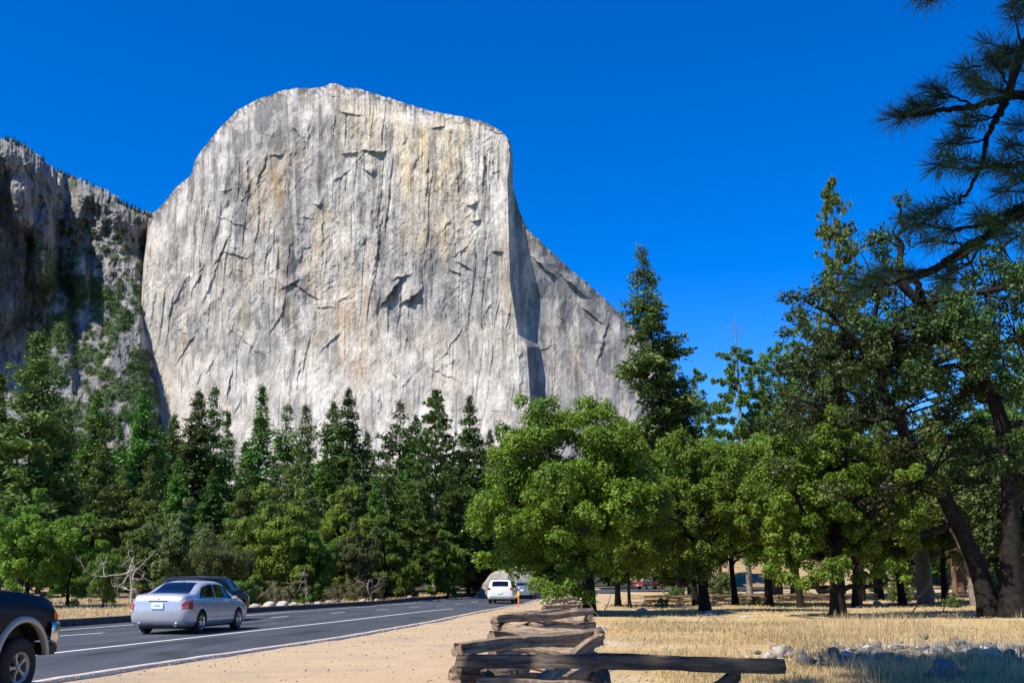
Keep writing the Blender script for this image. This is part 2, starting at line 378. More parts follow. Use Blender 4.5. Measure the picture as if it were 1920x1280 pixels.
def cliff():
    NC, NR = 1150, 820
    a = np.linspace(0, 1, NC)
    split = .70
    rows = np.linspace(0, 1, NR)
    # reference px of every column at the mid row decides its top; the nose columns lean with height
    PXm = np.where(a < split, 258+(955-258)*a/split, 955+(1290-955)*((a-split)/(1-split))**1.25)
    top = sky_y(PXm) + (fbm(PXm*.09, PXm*0, 41, 4)-.5)*4
    PY = top[None, :] + (930-top)[None, :]*rows[:, None]**1.0
    PX = np.repeat(PXm[None, :], NR, 0)
    nn = nose(PY)
    lft = PXm[None, :] < 955
    top = top + (fbm(PXm*.35, PXm*0, 42, 3)-.5)*3
    # left of the nose: stretch 225..955 onto 225..nose ; right: squeeze
    fl = (PX-225)/(955-225); PXl = 225+(nn-225)*fl
    fr = (PX-955)/(1290-955); PXr = nn+(1290-nn)*fr
    blend = sstep(500, 955, PX)
    PX = np.where(lft, PX+(PXl-PX)*blend, PXr)
    x, y = PX, PY
    top2 = np.repeat(top[None, :], NR, 0); dtop = y-top2
    # depth of the massif
    Y = np.interp(x, [225, 300, 400, 600, 800, 955], [2190, 2130, 2070, 1985, 1910, 1850])
    dn = np.maximum(x-nn, 0)
    d0 = np.interp(y, [300, 450, 560, 700, 800], [22, 36, 58, 52, 48])
    Yr = 1850 + d0*np.clip(dn/np.interp(y, [300, 450, 700], [8, 16, 26]), 0, 1) + .06*np.maximum(dn-16, 0)
    Y = np.where(x > nn, Yr, Y)
    Y = Y - .10*(y-500) - .0011*np.maximum(y-560, 0)**2
    # rounding of the brow
    rw = np.interp(x, [225, 300, 450, 650, 900, 950, 1000, 1290], [60, 80, 110, 60, 26, 14, 8, 40])
    q = np.clip(1-dtop/rw, 0, 1); Y = Y + 150*q**2.5*np.interp(x, [225, 450, 900, 960, 1000, 1290], [1, 1, .5, .12, .05, .5])
    # large forms: broad bays and pillars
    warp = (fbm(x*.012, y*.006, 50, 3)-.5)*70
    xs = x+warp*.5
    fade = np.where(x > nn-4, .35, 1.0)
    D = 0
    D = D + 18*(fbm(xs*.011, y*.0035, 51, 3)-.5)
    r1 = ridg(xs*.022, y*.0065, 52, 3); D = D + 6.5*(r1-.6)*np.where(x > nn-4, .5, 1)
    # sharp corner systems: saw tooth in x whose phase drifts with height
    ph = xs*.045 + 1.6*fbm(x*.01, y*.004, 53, 3)+.004*y
    saw = (ph % 1.0); amp = vn(np.floor(ph)*7.3, y*.012, 54)
    saw = np.where(saw < .84, saw/.84, 1-(saw-.84)/.16); D = D + 5*sstep(.55, .85, amp)*(saw-.5)
    ph = xs*.11 + 2.2*fbm(x*.02, y*.008, 55, 3)
    saw = 1-(ph % 1.0); amp = vn(np.floor(ph)*3.1, y*.02, 56)
    saw = np.where(saw > .3, (saw-.3)/.7, 1-saw/.3); D = D + 2.6*sstep(.6, .9, amp)*(saw-.5)
    for an_, s1, s2, am in ((.6, .035, .012, 7), (-.75, .05, .014, 5), (.9, .12, .04, 2.2)):
        xr_ = x*math.cos(an_)+y*math.sin(an_); yr_ = -x*math.sin(an_)+y*math.cos(an_)
        D = D + am*(ridg(xr_*s1, yr_*s2, 160+int(am), 3)-.6)*sstep(.42, .6, fbm(x*.015, y*.015, 170+int(am), 2))
    D = D + 1.8*(ridg(x*.08, y*.02, 57, 3)-.6) + 4*(fbm(x*.06, y*.035, 58, 5)-.5) + 1.3*(ridg(x*.25, y*.05, 157, 3)-.6) + 1.0*(ridg(x*.5+y*.1, y*.22, 158, 3)-.6) + 9*(fbm(x*.02, y*.012, 60, 3)-.5) + 1.5*(fbm(x*.45, y*.3, 59, 3)-.5)
    D = D*np.interp(y, [560, 760], [1, .62])
    D = D*fade*np.where(x < nn, 1-.7*np.exp(-((x-nn)/20)**2), 1-.9*np.exp(-((x-nn)/75)**4))
    # explicit roofs and flakes: (px, py, half width, height above edge, depth, angle)
    F = [(697,283,16,30,13,5),(657,287,14,26,10,-8),(716,287,10,16,9,-20),(690,322,10,18,13,42),(522,291,10,22,9,-10),(596,382,9,16,8,0),(655,212,22,18,8,12),(620,178,14,16,9,10),(822,238,12,15,10,-15),(880,232,30,14,8,8),(925,245,22,14,10,20),
         (735,545,30,50,26,-52),(772,556,20,40,22,-38),(752,518,18,16,9,-15),(415,470,30,34,9,-62),(442,478,22,22,7,12),(545,533,18,24,11,-25),(572,545,26,18,8,32),(932,471,9,18,10,0),(893,412,9,16,8,-6),(885,383,12,22,9,-30),(870,497,15,24,9,30),(855,508,12,14,8,18),
         (490,320,34,18,6,-72),(462,360,26,14,5,-66),(440,418,30,18,4,22),(395,530,42,14,6,-70),(372,520,30,14,6,-66),(640,330,20,12,5,-35),(560,250,22,14,6,50),(905,330,30,12,8,-88),(915,300,34,12,9,88),(860,300,40,9,5,86),(800,330,40,10,5,-86),(693,400,40,12,6,86),(705,480,44,12,6,-80),(604,450,60,10,5,-88),(512,450,50,11,6,86),(730,680,40,14,5,64),(790,690,50,12,4,78),(850,640,40,14,4,-55),(460,640,40,14,5,40),(520,600,30,12,5,-60),(620,640,30,14,5,-45),(830,700,30,14,4,25),(880,780,28,12,4,-70),(430,720,30,16,8,-80),(330,560,40,14,6,-64),(350,650,40,14,5,-58),(700,740,30,12,4,55),(560,700,40,12,4,-82),(945,600,50,12,6,84),(972,690,60,14,9,86),
         (1020,500,26,14,9,40),(1075,535,30,16,10,42),(1110,590,26,20,8,38),(1080,650,40,14,7,75),(1130,640,40,12,6,-75),(1100,700,30,12,6,60),(1050,590,40,10,5,80)]
    rng = random.Random(8)
    for _ in range(420):
        fx = rng.uniform(250, 1250); fy = rng.uniform(190, 900)
        if fy < sky_y(fx)+12: continue
        an = rng.choice([rng.gauss(0, 22), rng.gauss(75, 15), rng.gauss(-70, 15), rng.gauss(-70, 15)])
        z_ = rng.random()**2.2; F.append((fx, fy, 2.5+15*z_, 3+12*z_, (1.2+3.0*z_)*(.8 if fx > 955 else 1), an))
    for fx, fy, hw, hh, dp, an in F:
        s = max(hw, hh)*2.2
        m = (np.abs(x-fx) < s) & (np.abs(y-fy) < s)
        if not m.any(): continue
        c, sn = math.cos(rad(an)), math.sin(rad(an)); dx = x[m]-fx; dy = y[m]-fy
        wob = (vn(x[m]*.13, y[m]*.13, 61)-.5)*5
        u = dx*c+dy*sn; v = -(-dx*sn+dy*c) + wob       # v>0: above the edge
        prof = np.where(v > 0, np.clip(1-v/hh, 0, 1)**1.3, np.clip(1+v/1.6, 0, 1))
        D[m] = D[m] + .8*dp*np.exp(-(np.abs(u)/hw)**3)*prof
    Y = Y - D
    Y = Y + 0
    # the two last rows of the top bend away to make the summit plateau
    U = (x-960)/2000; Vv = (640-y)/2000
    ry = math.cos(PITCH)-Vv*math.sin(PITCH); rz = math.sin(PITCH)+Vv*math.cos(PITCH)
    t = Y/ry; X3 = U*t; Z3 = EYE+rz*t
    back = []
    for dy, dz in ((900, -90), (450, -30), (160, -6), (50, 3)):
        back.append(np.stack([X3[0]*(1+.0002*dy), Y[0]+dy, Z3[0]+dz], -1))
    pts = np.stack([X3, Y, Z3], -1)
    pts = np.concatenate([np.stack(back), pts], 0)
    side = pts[:, :1, :]*1.12; pts = np.concatenate([side, pts[:, :]], 1)
    # ---- mineral colours and stains (albedo), plus the right wall's painted dimness
    base = np.array([.47, .455, .425]); c = np.tile(base, x.shape+(1,))
    def mixc(mask, col):
        nonlocal c
        mask = np.clip(mask, 0, 1)[..., None]; c = c + (np.array(col)-c)*mask
    st = lambda fx, fy, s, o=4: fbm((x+warp*.15)*fx, y*fy, s, o)
    grey = sstep(.44, .62, st(.016, .008, 71))
    mixc(grey*.75, (.33, .335, .34))
    mixc(sstep(.52, .66, st(.04, .010, 72))*.55, (.53, .42, .28))
    mixc(sstep(.56, .68, st(.09, .006, 73))*.65, (.25, .26, .275))
    mixc(sstep(.56, .66, st(.11, .009, 74))*.5, (.60, .585, .56))
    def zone(x0, x1, y0, y1, col, k, edge=14, stx=.12, sty=.008, seed=80, tilt=0.):
        xx = x - tilt*(y-(y0+y1)/2)
        m = sstep(x0-edge, x0+edge, xx)*sstep(x1+edge, x1-edge, xx)*sstep(y0-30, y0+30, y)*sstep(y1+50, y1-50, y)
        mixc(m*k*(.35+.9*sstep(.35, .6, fbm(x*stx, y*sty, seed, 3))), col)
    crk = ridg((x+.35*y)*.028, (y-.3*x)*.012, 181, 4); mixc(sstep(.80, .86, crk)*.32, (.20, .20, .20))
    crk = ridg((x-.55*y)*.022, y*.02, 182, 4); mixc(sstep(.81, .87, crk)*.28, (.2, .195, .19))
    crk = ridg(x*.055, y*.006, 183, 3); mixc(sstep(.84, .9, crk)*.4, (.18, .185, .20))
    zone(455, 640, 175, 300, (.27,.28,.285), .8, seed=81, edge=25)
    zone(470, 540, 300, 420, (.46,.36,.24), .8, seed=82, tilt=-.1)
    zone(540, 572, 320, 540, (.17,.18,.215), .85, 7, seed=83)
    zone(635, 700, 540, 720, (.62,.46,.31), .8, 10, seed=84)
    zone(640, 760, 190, 280, (.58,.50,.38), .7, seed=85)
    zone(745, 880, 230, 490, (.60,.49,.34), .8, 14, seed=86)
    zone(590, 660, 380, 600, (.57,.50,.41), .6, seed=87)
    zone(690, 900, 470, 640, (.31,.315,.325), .7, 30, .05, .02, seed=88, tilt=-.2)
    zone(700, 770, 370, 520, (.30,.305,.31), .7, 18, seed=89)
    zone(870, 950, 250, 430, (.56,.53,.48), .8, 10, seed=90)
    zone(400, 470, 480, 640, (.48,.42,.33), .6, 14, seed=91)
    zone(300, 1000, 690, 930, (.56,.545,.52), .75, 40, .03, .02, seed=92)
    zone(640, 980, 600, 760, (.54,.51,.46), .6, 40, .03, .02, seed=93)
    zone(250, 420, 430, 720, (.54,.51,.475), .75, 20, .05, .02, seed=94)
    zone(1000, 1290, 430, 900, (.25,.265,.29), .85, 12, .07, .01, seed=95)  # grey-blue dimness of grazing light, painted into the right wall
    zone(1035, 1100, 600, 760, (.50,.45,.38), .6, 12, seed=96)
    mixc(sstep(.62, .70, ridg(x*.035, y*.022, 76, 4))*.30, (.62, .61, .585))     # pale veins
    mixc(sstep(.66, .74, st(.22, .02, 77))*.5, (.20, .20, .21))
    # the foot: rubble and soil
    mixc(sstep(0, 24, 24-dtop)*sstep(.5, .6, fbm(x*.2, y*.2, 78, 3))*.7, (.13, .14, .10))
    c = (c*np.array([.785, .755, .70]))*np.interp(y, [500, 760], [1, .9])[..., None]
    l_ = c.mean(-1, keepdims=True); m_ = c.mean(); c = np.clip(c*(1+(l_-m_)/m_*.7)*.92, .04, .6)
    cc = np.concatenate([np.repeat(c[:1], 4, 0), c], 0); cc = np.concatenate([cc[:, :1], cc], 1)
    nr = pts.shape[0]
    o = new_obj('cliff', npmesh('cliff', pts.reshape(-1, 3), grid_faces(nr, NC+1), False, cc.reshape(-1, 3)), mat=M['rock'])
    tag(o, 'huge pale granite cliff with streaked face and shaded right wall', kind='structure')
    return o
CL = cliff()

# ---------------------------------------------------------------- darker side mountain on the left
MS = np.array([(-80,236),(0,258),(20,263),(48,276),(72,292),(92,312),(110,322),(135,332),(160,342),(190,352),(215,372),(235,386),(262,396),(284,404),(300,430),(330,640),(345,900)], float)
def mountain():
    NC, NR = 560, 640
    px = np.linspace(-80, 335, NC); pxs = -80+(px+80)*(292+80)/415; top = np.interp(pxs, MS[:,0], MS[:,1]) + (fbm(px*.12, px*0, 101, 4)-.5)*12
    rows = np.linspace(0, 1, NR); PY = top[None]+(930-top)[None]*rows[:, None]; x = np.repeat(px[None], NR, 0); y = PY
    # right margin wobbles against the pale cliff
    mg = np.interp(y, [380, 430, 520, 600, 660, 700, 740, 800, 930], [300, 300, 300, 300, 296, 282, 298, 302, 310]) + (fbm(y*.05, y*0, 99, 3)-.5)*14
    sc = (mg+80)/(335+80); x = -80+(x+80)*sc
    Y = np.interp(x+.12*(y-450)+14*(fbm(y*.02, y*0, 98, 3)-.5), [-80, 0, 55, 62, 100, 118, 150, 230, 262, 300], [1930, 2050, 2095, 2130, 2185, 2235, 2222, 2205, 2250, 2400])
    # vertical crags above, sloping shrub terrace below
    crest = np.interp(x, [-80, 0, 60, 100, 160, 230, 262, 300], [640, 640, 600, 520, 500, 470, 470, 470])
    below = np.maximum(y-crest, 0)
    sh = Y*0+1
    Yb = np.interp(x, [-80, 20, 60, 110, 200, 262, 300], [2120, 2150, 2180, 2205, 2210, 2250, 2380])
    k = sstep(-70, 40, y-crest)
    Y = Y*(1-k)+Yb*k - 1.1*below + .0*x
    D = 60*(ridg((x+.3*y)*.013, y*.009, 102, 2)-.6) + 34*(ridg((x-.2*y)*.032, y*.02, 103, 3)-.6) + 20*(ridg(x*.07, y*.05, 104, 3)-.6) + 12*(fbm(x*.12, y*.12, 105, 4)-.5)+7*(ridg(x*.22, y*.16, 106, 3)-.6)+4*(fbm(x*.5, y*.5, 107, 3)-.5)
    D = D*(1-.5*k)
    # lit pillars inside the shaded corner
    for cx, cy, w_, h_, d_ in [(38, 380, 18, 48, 90), (84, 480, 20, 70, 130), (150, 520, 16, 40, 50), (112, 640, 22, 90, 60), (195, 420, 24, 70, 25), (236, 440, 20, 60, 30), (5, 290, 30, 30, 40)]:
        D = D + d_*np.exp(-((x-cx-.1*(y-cy))/w_)**4)*np.exp(-((y-cy)/h_)**4)
    Y = Y-D
    dt = y-top[None]; Y = Y + 120*np.clip(1-dt/34, 0, 1)**2
    U = (x-960)/2000; Vv = (640-y)/2000
    ry = math.cos(PITCH)-Vv*math.sin(PITCH); rz = math.sin(PITCH)+Vv*math.cos(PITCH)
    t = Y/ry; X3 = U*t; Z3 = EYE+rz*t
    back = [np.stack([X3[0]*(1+.0003*d), Y[0]+d, Z3[0]+z], -1) for d, z in ((500, -80), (220, -20), (70, -3))]
    # right edge folds back behind, so the mountain is a solid body
    pts = np.concatenate([np.stack(back), np.stack([X3, Y, Z3], -1)], 0)
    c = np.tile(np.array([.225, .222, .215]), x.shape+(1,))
    def mixc(mask, col):
        nonlocal c
        mask = np.clip(mask, 0, 1)[..., None]; c = c+(np.array(col)-c)*mask
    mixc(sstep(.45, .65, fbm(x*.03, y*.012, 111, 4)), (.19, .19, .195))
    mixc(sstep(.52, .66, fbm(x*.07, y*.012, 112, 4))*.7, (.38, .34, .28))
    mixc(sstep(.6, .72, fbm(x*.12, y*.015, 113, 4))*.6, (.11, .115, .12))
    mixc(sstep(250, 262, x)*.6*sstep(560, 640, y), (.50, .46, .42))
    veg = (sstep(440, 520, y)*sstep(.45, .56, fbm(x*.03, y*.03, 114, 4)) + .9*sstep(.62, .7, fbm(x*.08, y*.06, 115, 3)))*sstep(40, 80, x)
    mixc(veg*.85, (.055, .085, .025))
    cc = np.concatenate([np.repeat(c[:1], 3, 0), c], 0)
    # close the right side: add one more column far behind
    nr = pts.shape[0]; extra = pts[:, -1:, :].copy(); extra *= 1.08; extra[:, :, 0] -= 25
    pts = np.concatenate([pts, extra], 1); cc = np.concatenate([cc, cc[:, -1:]], 1)
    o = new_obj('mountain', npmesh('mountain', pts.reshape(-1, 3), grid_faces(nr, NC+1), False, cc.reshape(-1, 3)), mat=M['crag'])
    tag(o, 'dark craggy mountain with gullies and green shrubs left of the pale cliff', kind='structure')
    return x, y, np.stack([X3, Y, Z3], -1), veg
mx_, my_, mP, mveg = mountain()

# ---------------------------------------------------------------- vegetation generators
def nrm(a): return a/np.maximum(np.linalg.norm(a, axis=-1, keepdims=True), 1e-9)
class Tubes:
    def __init__(s): s.V = []; s.F = []; s.n = 0
    def add(s, P, R, k=6):
        P = np.asarray(P, float); R = np.asarray(R, float); n = len(P)
        Tn = np.gradient(P, axis=0); Tn = nrm(Tn)
        ref = np.array([0, 0, 1.]) if abs(Tn[:, 2]).mean() < .8 else np.array([1., 0, 0])
        A = nrm(np.cross(Tn, ref)); B = np.cross(Tn, A)
        an = np.linspace(0, 2*np.pi, k, endpoint=False)
        V = P[:, None]+R[:, None, None]*(np.cos(an)[None, :, None]*A[:, None]+np.sin(an)[None, :, None]*B[:, None])
        i = np.arange(n-1)[:, None]*k; j = np.arange(k)[None]; j2 = (j+1) % k
        F = np.stack([i+j, i+j2, i+k+j2, i+k+j], -1).reshape(-1, 4)+s.n
        s.V.append(V.reshape(-1, 3)); s.F.append(F); s.n += n*k
    def mesh(s, name): return npmesh(name, np.concatenate(s.V), np.concatenate(s.F), True)
def kites(C, A, Nn, L, W, bend=0.):
    """C base centre, A unit axis, N unit normal, L length, W width"""
    L = np.asarray(L)[:, None]; W = np.asarray(W)[:, None]
    B = nrm(np.cross(Nn, A))
    V = np.stack([C-A*L*.5, C+B*W*.5-A*L*.05, C+A*L*.5, C-B*W*.5-A*L*.05], 1)
    n = len(C); return V.reshape(-1, 3), np.arange(n*4).reshape(n, 4)
def curve(p0, p1, sag, n, rng, wob=.0):
    t = np.linspace(0, 1, n)[:, None]; P = np.array(p0)*(1-t)+np.array(p1)*t
    P[:, 2] += (sag*4*t*(1-t))[:, 0]
    if wob: P[1:-1] += rng.normal(0, wob, (n-2, 3))
    return P
def bez(p0, p1, p2, n):
    t = np.linspace(0, 1, n)[:, None]; return (1-t)**2*np.array(p0)+2*t*(1-t)*np.array(p1)+t*t*np.array(p2)

def leaf_cloud(rng, clumps, radii, per, size, flat=.75, up=.5, centre=None):
    C = []; NN = []
    for c, r, n in zip(clumps, radii, per):
        d = nrm(rng.normal(size=(n, 3))); low = d[:, 2] < -.25
        d[low, 2] *= rng.choice([-1, 1], low.sum(), p=[.5, .5])
        rr = r*rng.uniform(.25, 1.0, n)**.45*(1+.25*np.sin(d[:, 0]*5+c[1]*3)+.2*np.cos(d[:, 1]*6+c[2]*4))
        p = d*rr[:, None]; p[:, 2] *= flat; C.append(p+c); NN.append(d)
    C = np.concatenate(C); NN = np.concatenate(NN); n = len(C)
    nn = nrm(NN*.55+np.array([0, 0, up])+rng.normal(0, .42, (n, 3)))
    ax = nrm(np.cross(nn, rng.normal(size=(n, 3))))
    s = size*rng.uniform(.6, 1.35, n)
    return kites(C, ax, nn, s*1.25, s*.8)

def oak_mesh(seed, H, R, crown0=.2, nclump=150, leaves=50000, leaf=.16, trunk_r=.3, lobes=.22, shape=None, gaps=.0, extra=(), trunk_path=None, twig=.035, topflat=1.0, csize=(.13, .22), off=(0, 0), sq=1.0, excl=None):
    """returns crown mesh, trunk mesh; base at the origin"""
    rng = np.random.default_rng(seed)
    zc = H*(crown0+1)/2; rz = H*(1-crown0)/2
    tp = trunk_path if trunk_path is not None else [(0, 0, -.3), (.02*H*rng.normal(), .02*H*rng.normal(), H*.25), (.04*H*rng.normal(), .04*H*rng.normal(), H*.55)]
    tp = np.array(tp, float)
    top = tp[-1]
    clumps = []; tries = 0
    ph = rng.uniform(0, 6, 6)
    while len(clumps) < nclump and tries < 9000:
        tries += 1
        d = nrm(rng.normal(size=3)); u = rng.uniform(.1, 1)**.38
        az = math.atan2(d[1], d[0])
        lob = 1+lobes*(math.sin(2*az+ph[0])+.7*math.sin(3*az+ph[1]+2*d[2])+.6*math.sin(5*az+ph[2]+3*d[2]))+.12*math.sin(6*d[2]+ph[3])
        p = d*u*lob*np.array([R, R, rz]); p[2] = p[2]*(topflat if p[2] > 0 else 1)+zc
        if p[2] < H*crown0*.8: continue
        if p[2] < zc and (p[0]**2+p[1]**2)**.5 < R*.25: continue
        p = p*np.array([1, sq, 1])+np.array([off[0], off[1], 0])
        if excl and excl(p): continue
        rc = R*rng.uniform(*csize)
        if clumps and min(np.linalg.norm((p-q)) for q in clumps) < R*csize[0]*.62: continue
        clumps.append(p)
    clumps += [np.array(e) for e in extra]
    clumps = np.array(clumps); n = len(clumps)
    rc = R*rng.uniform(*csize, n)
    wgt = rc**2; per = np.maximum(8, (leaves*wgt/wgt.sum())).astype(int)
    if gaps: per = (per*np.where(rng.random(n) < gaps, .15, 1)).astype(int)+2
    V, F = leaf_cloud(rng, clumps, rc, per, leaf)
    crown = npmesh('crown', V, F)
    tb = Tubes()
    L = 14; tt = np.linspace(0, 1, L)
    seg = np.interp(tt, np.linspace(0, 1, len(tp)), np.arange(len(tp)))
    P = np.stack([np.interp(tt, np.linspace(0, 1, len(tp)), tp[:, k]) for k in range(3)], 1)
    P[1:-1] = (P[:-2]+2*P[1:-1]+P[2:])/4
    Rr = trunk_r*(1.0-.55*tt)+trunk_r*.6*np.exp(-tt*L*.9)
    tb.add(P, Rr, 10)
    # limbs
    limbs = [(P[i], Rr[i]*.6) for i in range(3, L)]
    lim = []
    k = 8
    far = clumps[np.argsort(-np.linalg.norm(clumps-np.array([0, 0, zc]), axis=1))]
    picks = []
    for c in far:
        if all(np.linalg.norm(c-q) > R*.75 for q in picks): picks.append(c)
        if len(picks) >= k+3: break
    nodes = [(P[i], Rr[i]*.4) for i in range(4, L)]
    for c in picks:
        j = int(np.clip(np.interp(c[2], [0, H], [3, L+1]), 3, L-1)); a = P[j]
        mid = (a+c)/2+np.array([0, 0, (c[2]-a[2])*.12+.05*H*rng.normal()])+rng.normal(0, .05*R, 3)
        B = bez(a, mid, c, 10)+0; B[2:-1] += rng.normal(0, .025*R, (7, 3))
        r0 = trunk_r*.42; rr = np.linspace(r0, .02*trunk_r+.015, 10); tb.add(B, rr, 6)
        nodes += [(B[q], rr[q]) for q in range(2, 10)]
    NP = np.array([q[0] for q in nodes]); NR = np.array([q[1] for q in nodes])
    for c in clumps:
        j = np.argmin(np.linalg.norm(NP-c, axis=1)+.3*np.maximum(NP[:, 2]-c[2], 0)); a = NP[j]
        if np.linalg.norm(a-c) < .05: continue
        B = bez(a, (a+c)/2+rng.normal(0, .06*R, 3), c, 5); tb.add(B, np.linspace(min(NR[j]*.6, twig*2), twig*.3, 5), 4)
    return crown, tb.mesh('trunk')

def fir_mesh(seed, H, R, whorls=40, per=6, crown0=.08, droop=.35, spray=9, dens=1., power=.8, kind='fir', trunk_r=None, dead_top=0., wid=.1, irregular=.25, lift=.12):
    rng = np.random.default_rng(seed)
    tb = Tubes(); trunk_r = trunk_r or H*.0105
    n = 24; tt = np.linspace(0, 1, n); lean = rng.normal(0, .006*H, 2)
    P = np.stack([lean[0]*tt**2*1.0, lean[1]*tt**2, -.3+(H+.3)*tt], 1)
    tb.add(P, trunk_r*(1-tt)**.85+.012+trunk_r*.5*np.exp(-tt*30), 8)
    KC = []; KA = []; KN = []; KL = []; KW = []
    up = np.array([0, 0, 1.])
    sect = rng.uniform(.6, 1.25, (12, 7))
    for wv in range(whorls):
        f = (wv+rng.uniform(-.6, .6))/whorls; f = min(max(f, 0), .995)
        z = H*(crown0+(1-crown0)*f**.92)
        base = R*((1-f)**power)*(.35+.65*min(1, f*6+.35))
        az0 = rng.uniform(0, 6.28)
        for b in range(per):
            if rng.random() > dens: continue
            az = az0+b*2*math.pi/per+rng.normal(0, .3); z = H*(crown0+(1-crown0)*min(max(f+rng.normal(0, .5/whorls), 0), .995)**.92)
            Lb = base*(1+rng.normal(0, irregular))*sect[int(f*11.9), int((az % 6.283)/6.284*7)]; Lb = max(Lb, .012*H*(1.4-f))
            d = np.array([math.cos(az), math.sin(az), 0]); m = 7; t = np.linspace(0, 1, m)
            B = np.array([0, 0, z])+np.array([lean[0], lean[1], 0])*(z/H)**2+d*(Lb*t)[:, None]
            B[:, 2] += Lb*(lift*t-(droop*(1.1-f))*t*t+.10*t**4)
            if f > .85: B[:, 2] += Lb*t*.5*(f-.85)/.15
            tb.add(B, np.linspace(trunk_r*.16*(1-f)+.012, .006, m), 3)
            if dead_top and f > 1-dead_top: continue
            side = np.cross(d, up)
            if kind == 'fir':
                ns = max(3, int(spray*Lb/(R*.6)+1))
                for i in range(ns):
                    ti = .16+.84*(i+rng.uniform(0, 1))/ns
                    c = np.array([np.interp(ti, t, B[:, q]) for q in range(3)])
                    for sgn in (-1, 1):
                        ls = (.34*Lb*(1-.75*ti)+.028*R+.12)*rng.uniform(.6, 1.5)
                        a = nrm(d*.75+sgn*side*rng.uniform(.7, 1.2)+up*rng.normal(-.16, .14))
                        for q in range(4):
                            a2 = nrm(a+rng.normal(0, .34, 3)); o = a*ls*(.12+.22*q)
                            KC.append(c+o+rng.normal(0, 1, 3)*[.05, .05, .05+H/whorls*.26]); KA.append(a2); KN.append(nrm(up+rng.normal(0, .6, 3))); KL.append(ls*.62); KW.append(wid*H/30*rng.uniform(1.0, 2.8)+ls*.10)
                KC.append(B[-1]); KA.append(d); KN.append(up); KL.append(.2*Lb+.25); KW.append(wid*2)
            else:
                nt_ = max(2, int(spray*Lb/(R*.6)))
                for i in range(nt_):
                    ti = .35+.65*(i+1)/nt_; c = np.array([np.interp(ti, t, B[:, q]) for q in range(3)])+rng.normal(0, .16*R*(1-f*.6)*.5, 3)*[1, 1, .5]
                    nk = 34; dd = nrm(rng.normal(size=(nk, 3))*[1, 1, .8]+d*.5+up*.25); ln = R*.14*rng.uniform(.6, 1.2, nk)*(1-.35*f)
                    for q in range(nk):
                        KC.append(c+dd[q]*ln[q]*.55); KA.append(dd[q]); KN.append(nrm(np.cross(dd[q], rng.normal(size=3)))); KL.append(ln[q]); KW.append(wid*H/30*1.9)
    V, F = kites(np.array(KC), np.array(KA), np.array(KN), np.array(KL), np.array(KW))
    return npmesh('crown', V, F), tb.mesh('trunk')

PROT = {}
def proto(key, fn, crownmat, trunkmat):
    c, t = fn; c.materials.append(M[crownmat]); t.materials.append(M[trunkmat]); PROT[key] = (c, t)
MATV = {}
def variant(me, m):
    k = (me.name, m)
    if k not in MATV:
        q = me.copy(); q.materials.clear(); q.materials.append(M[m]); MATV[k] = q
    return MATV[k]
def nth(n):
    one = ['zeroth','first','second','third','fourth','fifth','sixth','seventh','eighth','ninth','tenth','eleventh','twelfth','thirteenth','fourteenth','fifteenth','sixteenth','seventeenth','eighteenth','nineteenth']
    if n < 20: return one[n]
    t = ['twenty','thirty','forty','fifty','sixty'][n//10-2]
    return {'twenty':'twentieth','thirty':'thirtieth','forty':'fortieth','fifty':'fiftieth','sixty':'sixtieth'}[t] if n % 10 == 0 else t+' '+one[n % 10]
rs = random.Random(5)
def tree(name, key, loc, H, wid, label, group=None, leaf=None, bark=None, rot=None, cat='tree', unitH=20.):
    """place a copy of a prototype whose own height is 20 m"""
    root = empty(name, loc, rs.uniform(0, 6.28) if rot is None else rot); s = H/unitH; root.scale = (s*wid, s*wid, s)
    tag(root, label, cat, group)
    c, t = PROT[key]
    if leaf: c = variant(c, leaf)
    if bark: t = variant(t, bark)
    new_obj('trunk', t, root); new_obj('crown', c, root)
    return root
proto('fir1', fir_mesh(1, 20, 3.6, 46, 7, .06, .4, 9), 'fir', 'bark')
proto('fir2', fir_mesh(2, 20, 3.0, 42, 7, .10, .5, 8, .95, .7), 'fir', 'bark')
proto('fir3', fir_mesh(3, 20, 4.4, 36, 7, .12, .3, 9, .85, .75, irregular=.35), 'fir', 'bark')
proto('fir4', fir_mesh(4, 20, 2.5, 50, 6, .04, .45, 7, .95, .9), 'fir', 'bark')
proto('fir5', fir_mesh(14, 20, 3.3, 38, 6, .15, .35, 8, .75, .62, irregular=.4), 'fir', 'bark')
proto('pine1', fir_mesh(5, 20, 4.2, 24, 6, .25, .05, 5, .9, .62, 'pine', wid=.09, lift=.3), 'pine', 'bark_red')
proto('pine2', fir_mesh(6, 20, 3.6, 26, 5, .15, .1, 5, .85, .75, 'pine', wid=.09, lift=.25), 'pine', 'bark_red')
proto('oak1', oak_mesh(11, 20, 9.5, .16, 160, 70000, .32, .55), 'leaf_mid', 'bark_dark')
proto('oak2', oak_mesh(12, 20, 8.0, .12, 140, 62000, .32, .5, .28), 'leaf_mid', 'bark_dark')
proto('oak3', oak_mesh(13, 20, 10.5, .22, 160, 66000, .32, .6, .26, gaps=.2), 'leaf_mid', 'bark_dark')
proto('oak4', oak_mesh(15, 20, 7.0, .06, 130, 58000, .32, .45, .3), 'leaf_mid', 'bark_dark')
proto('oak5', oak_mesh(18, 20, 8.5, .34, 130, 60000, .32, .5, .25), 'leaf_mid', 'bark_dark')
proto('bush1', oak_mesh(16, 20, 14, .0, 90, 22000, .7, .3, .3, twig=.2), 'leaf_mid', 'deadwood')
proto('bush2', oak_mesh(17, 20, 13, .0, 70, 9000, .7, .3, .3, twig=.26), 'brush', 'deadwood')

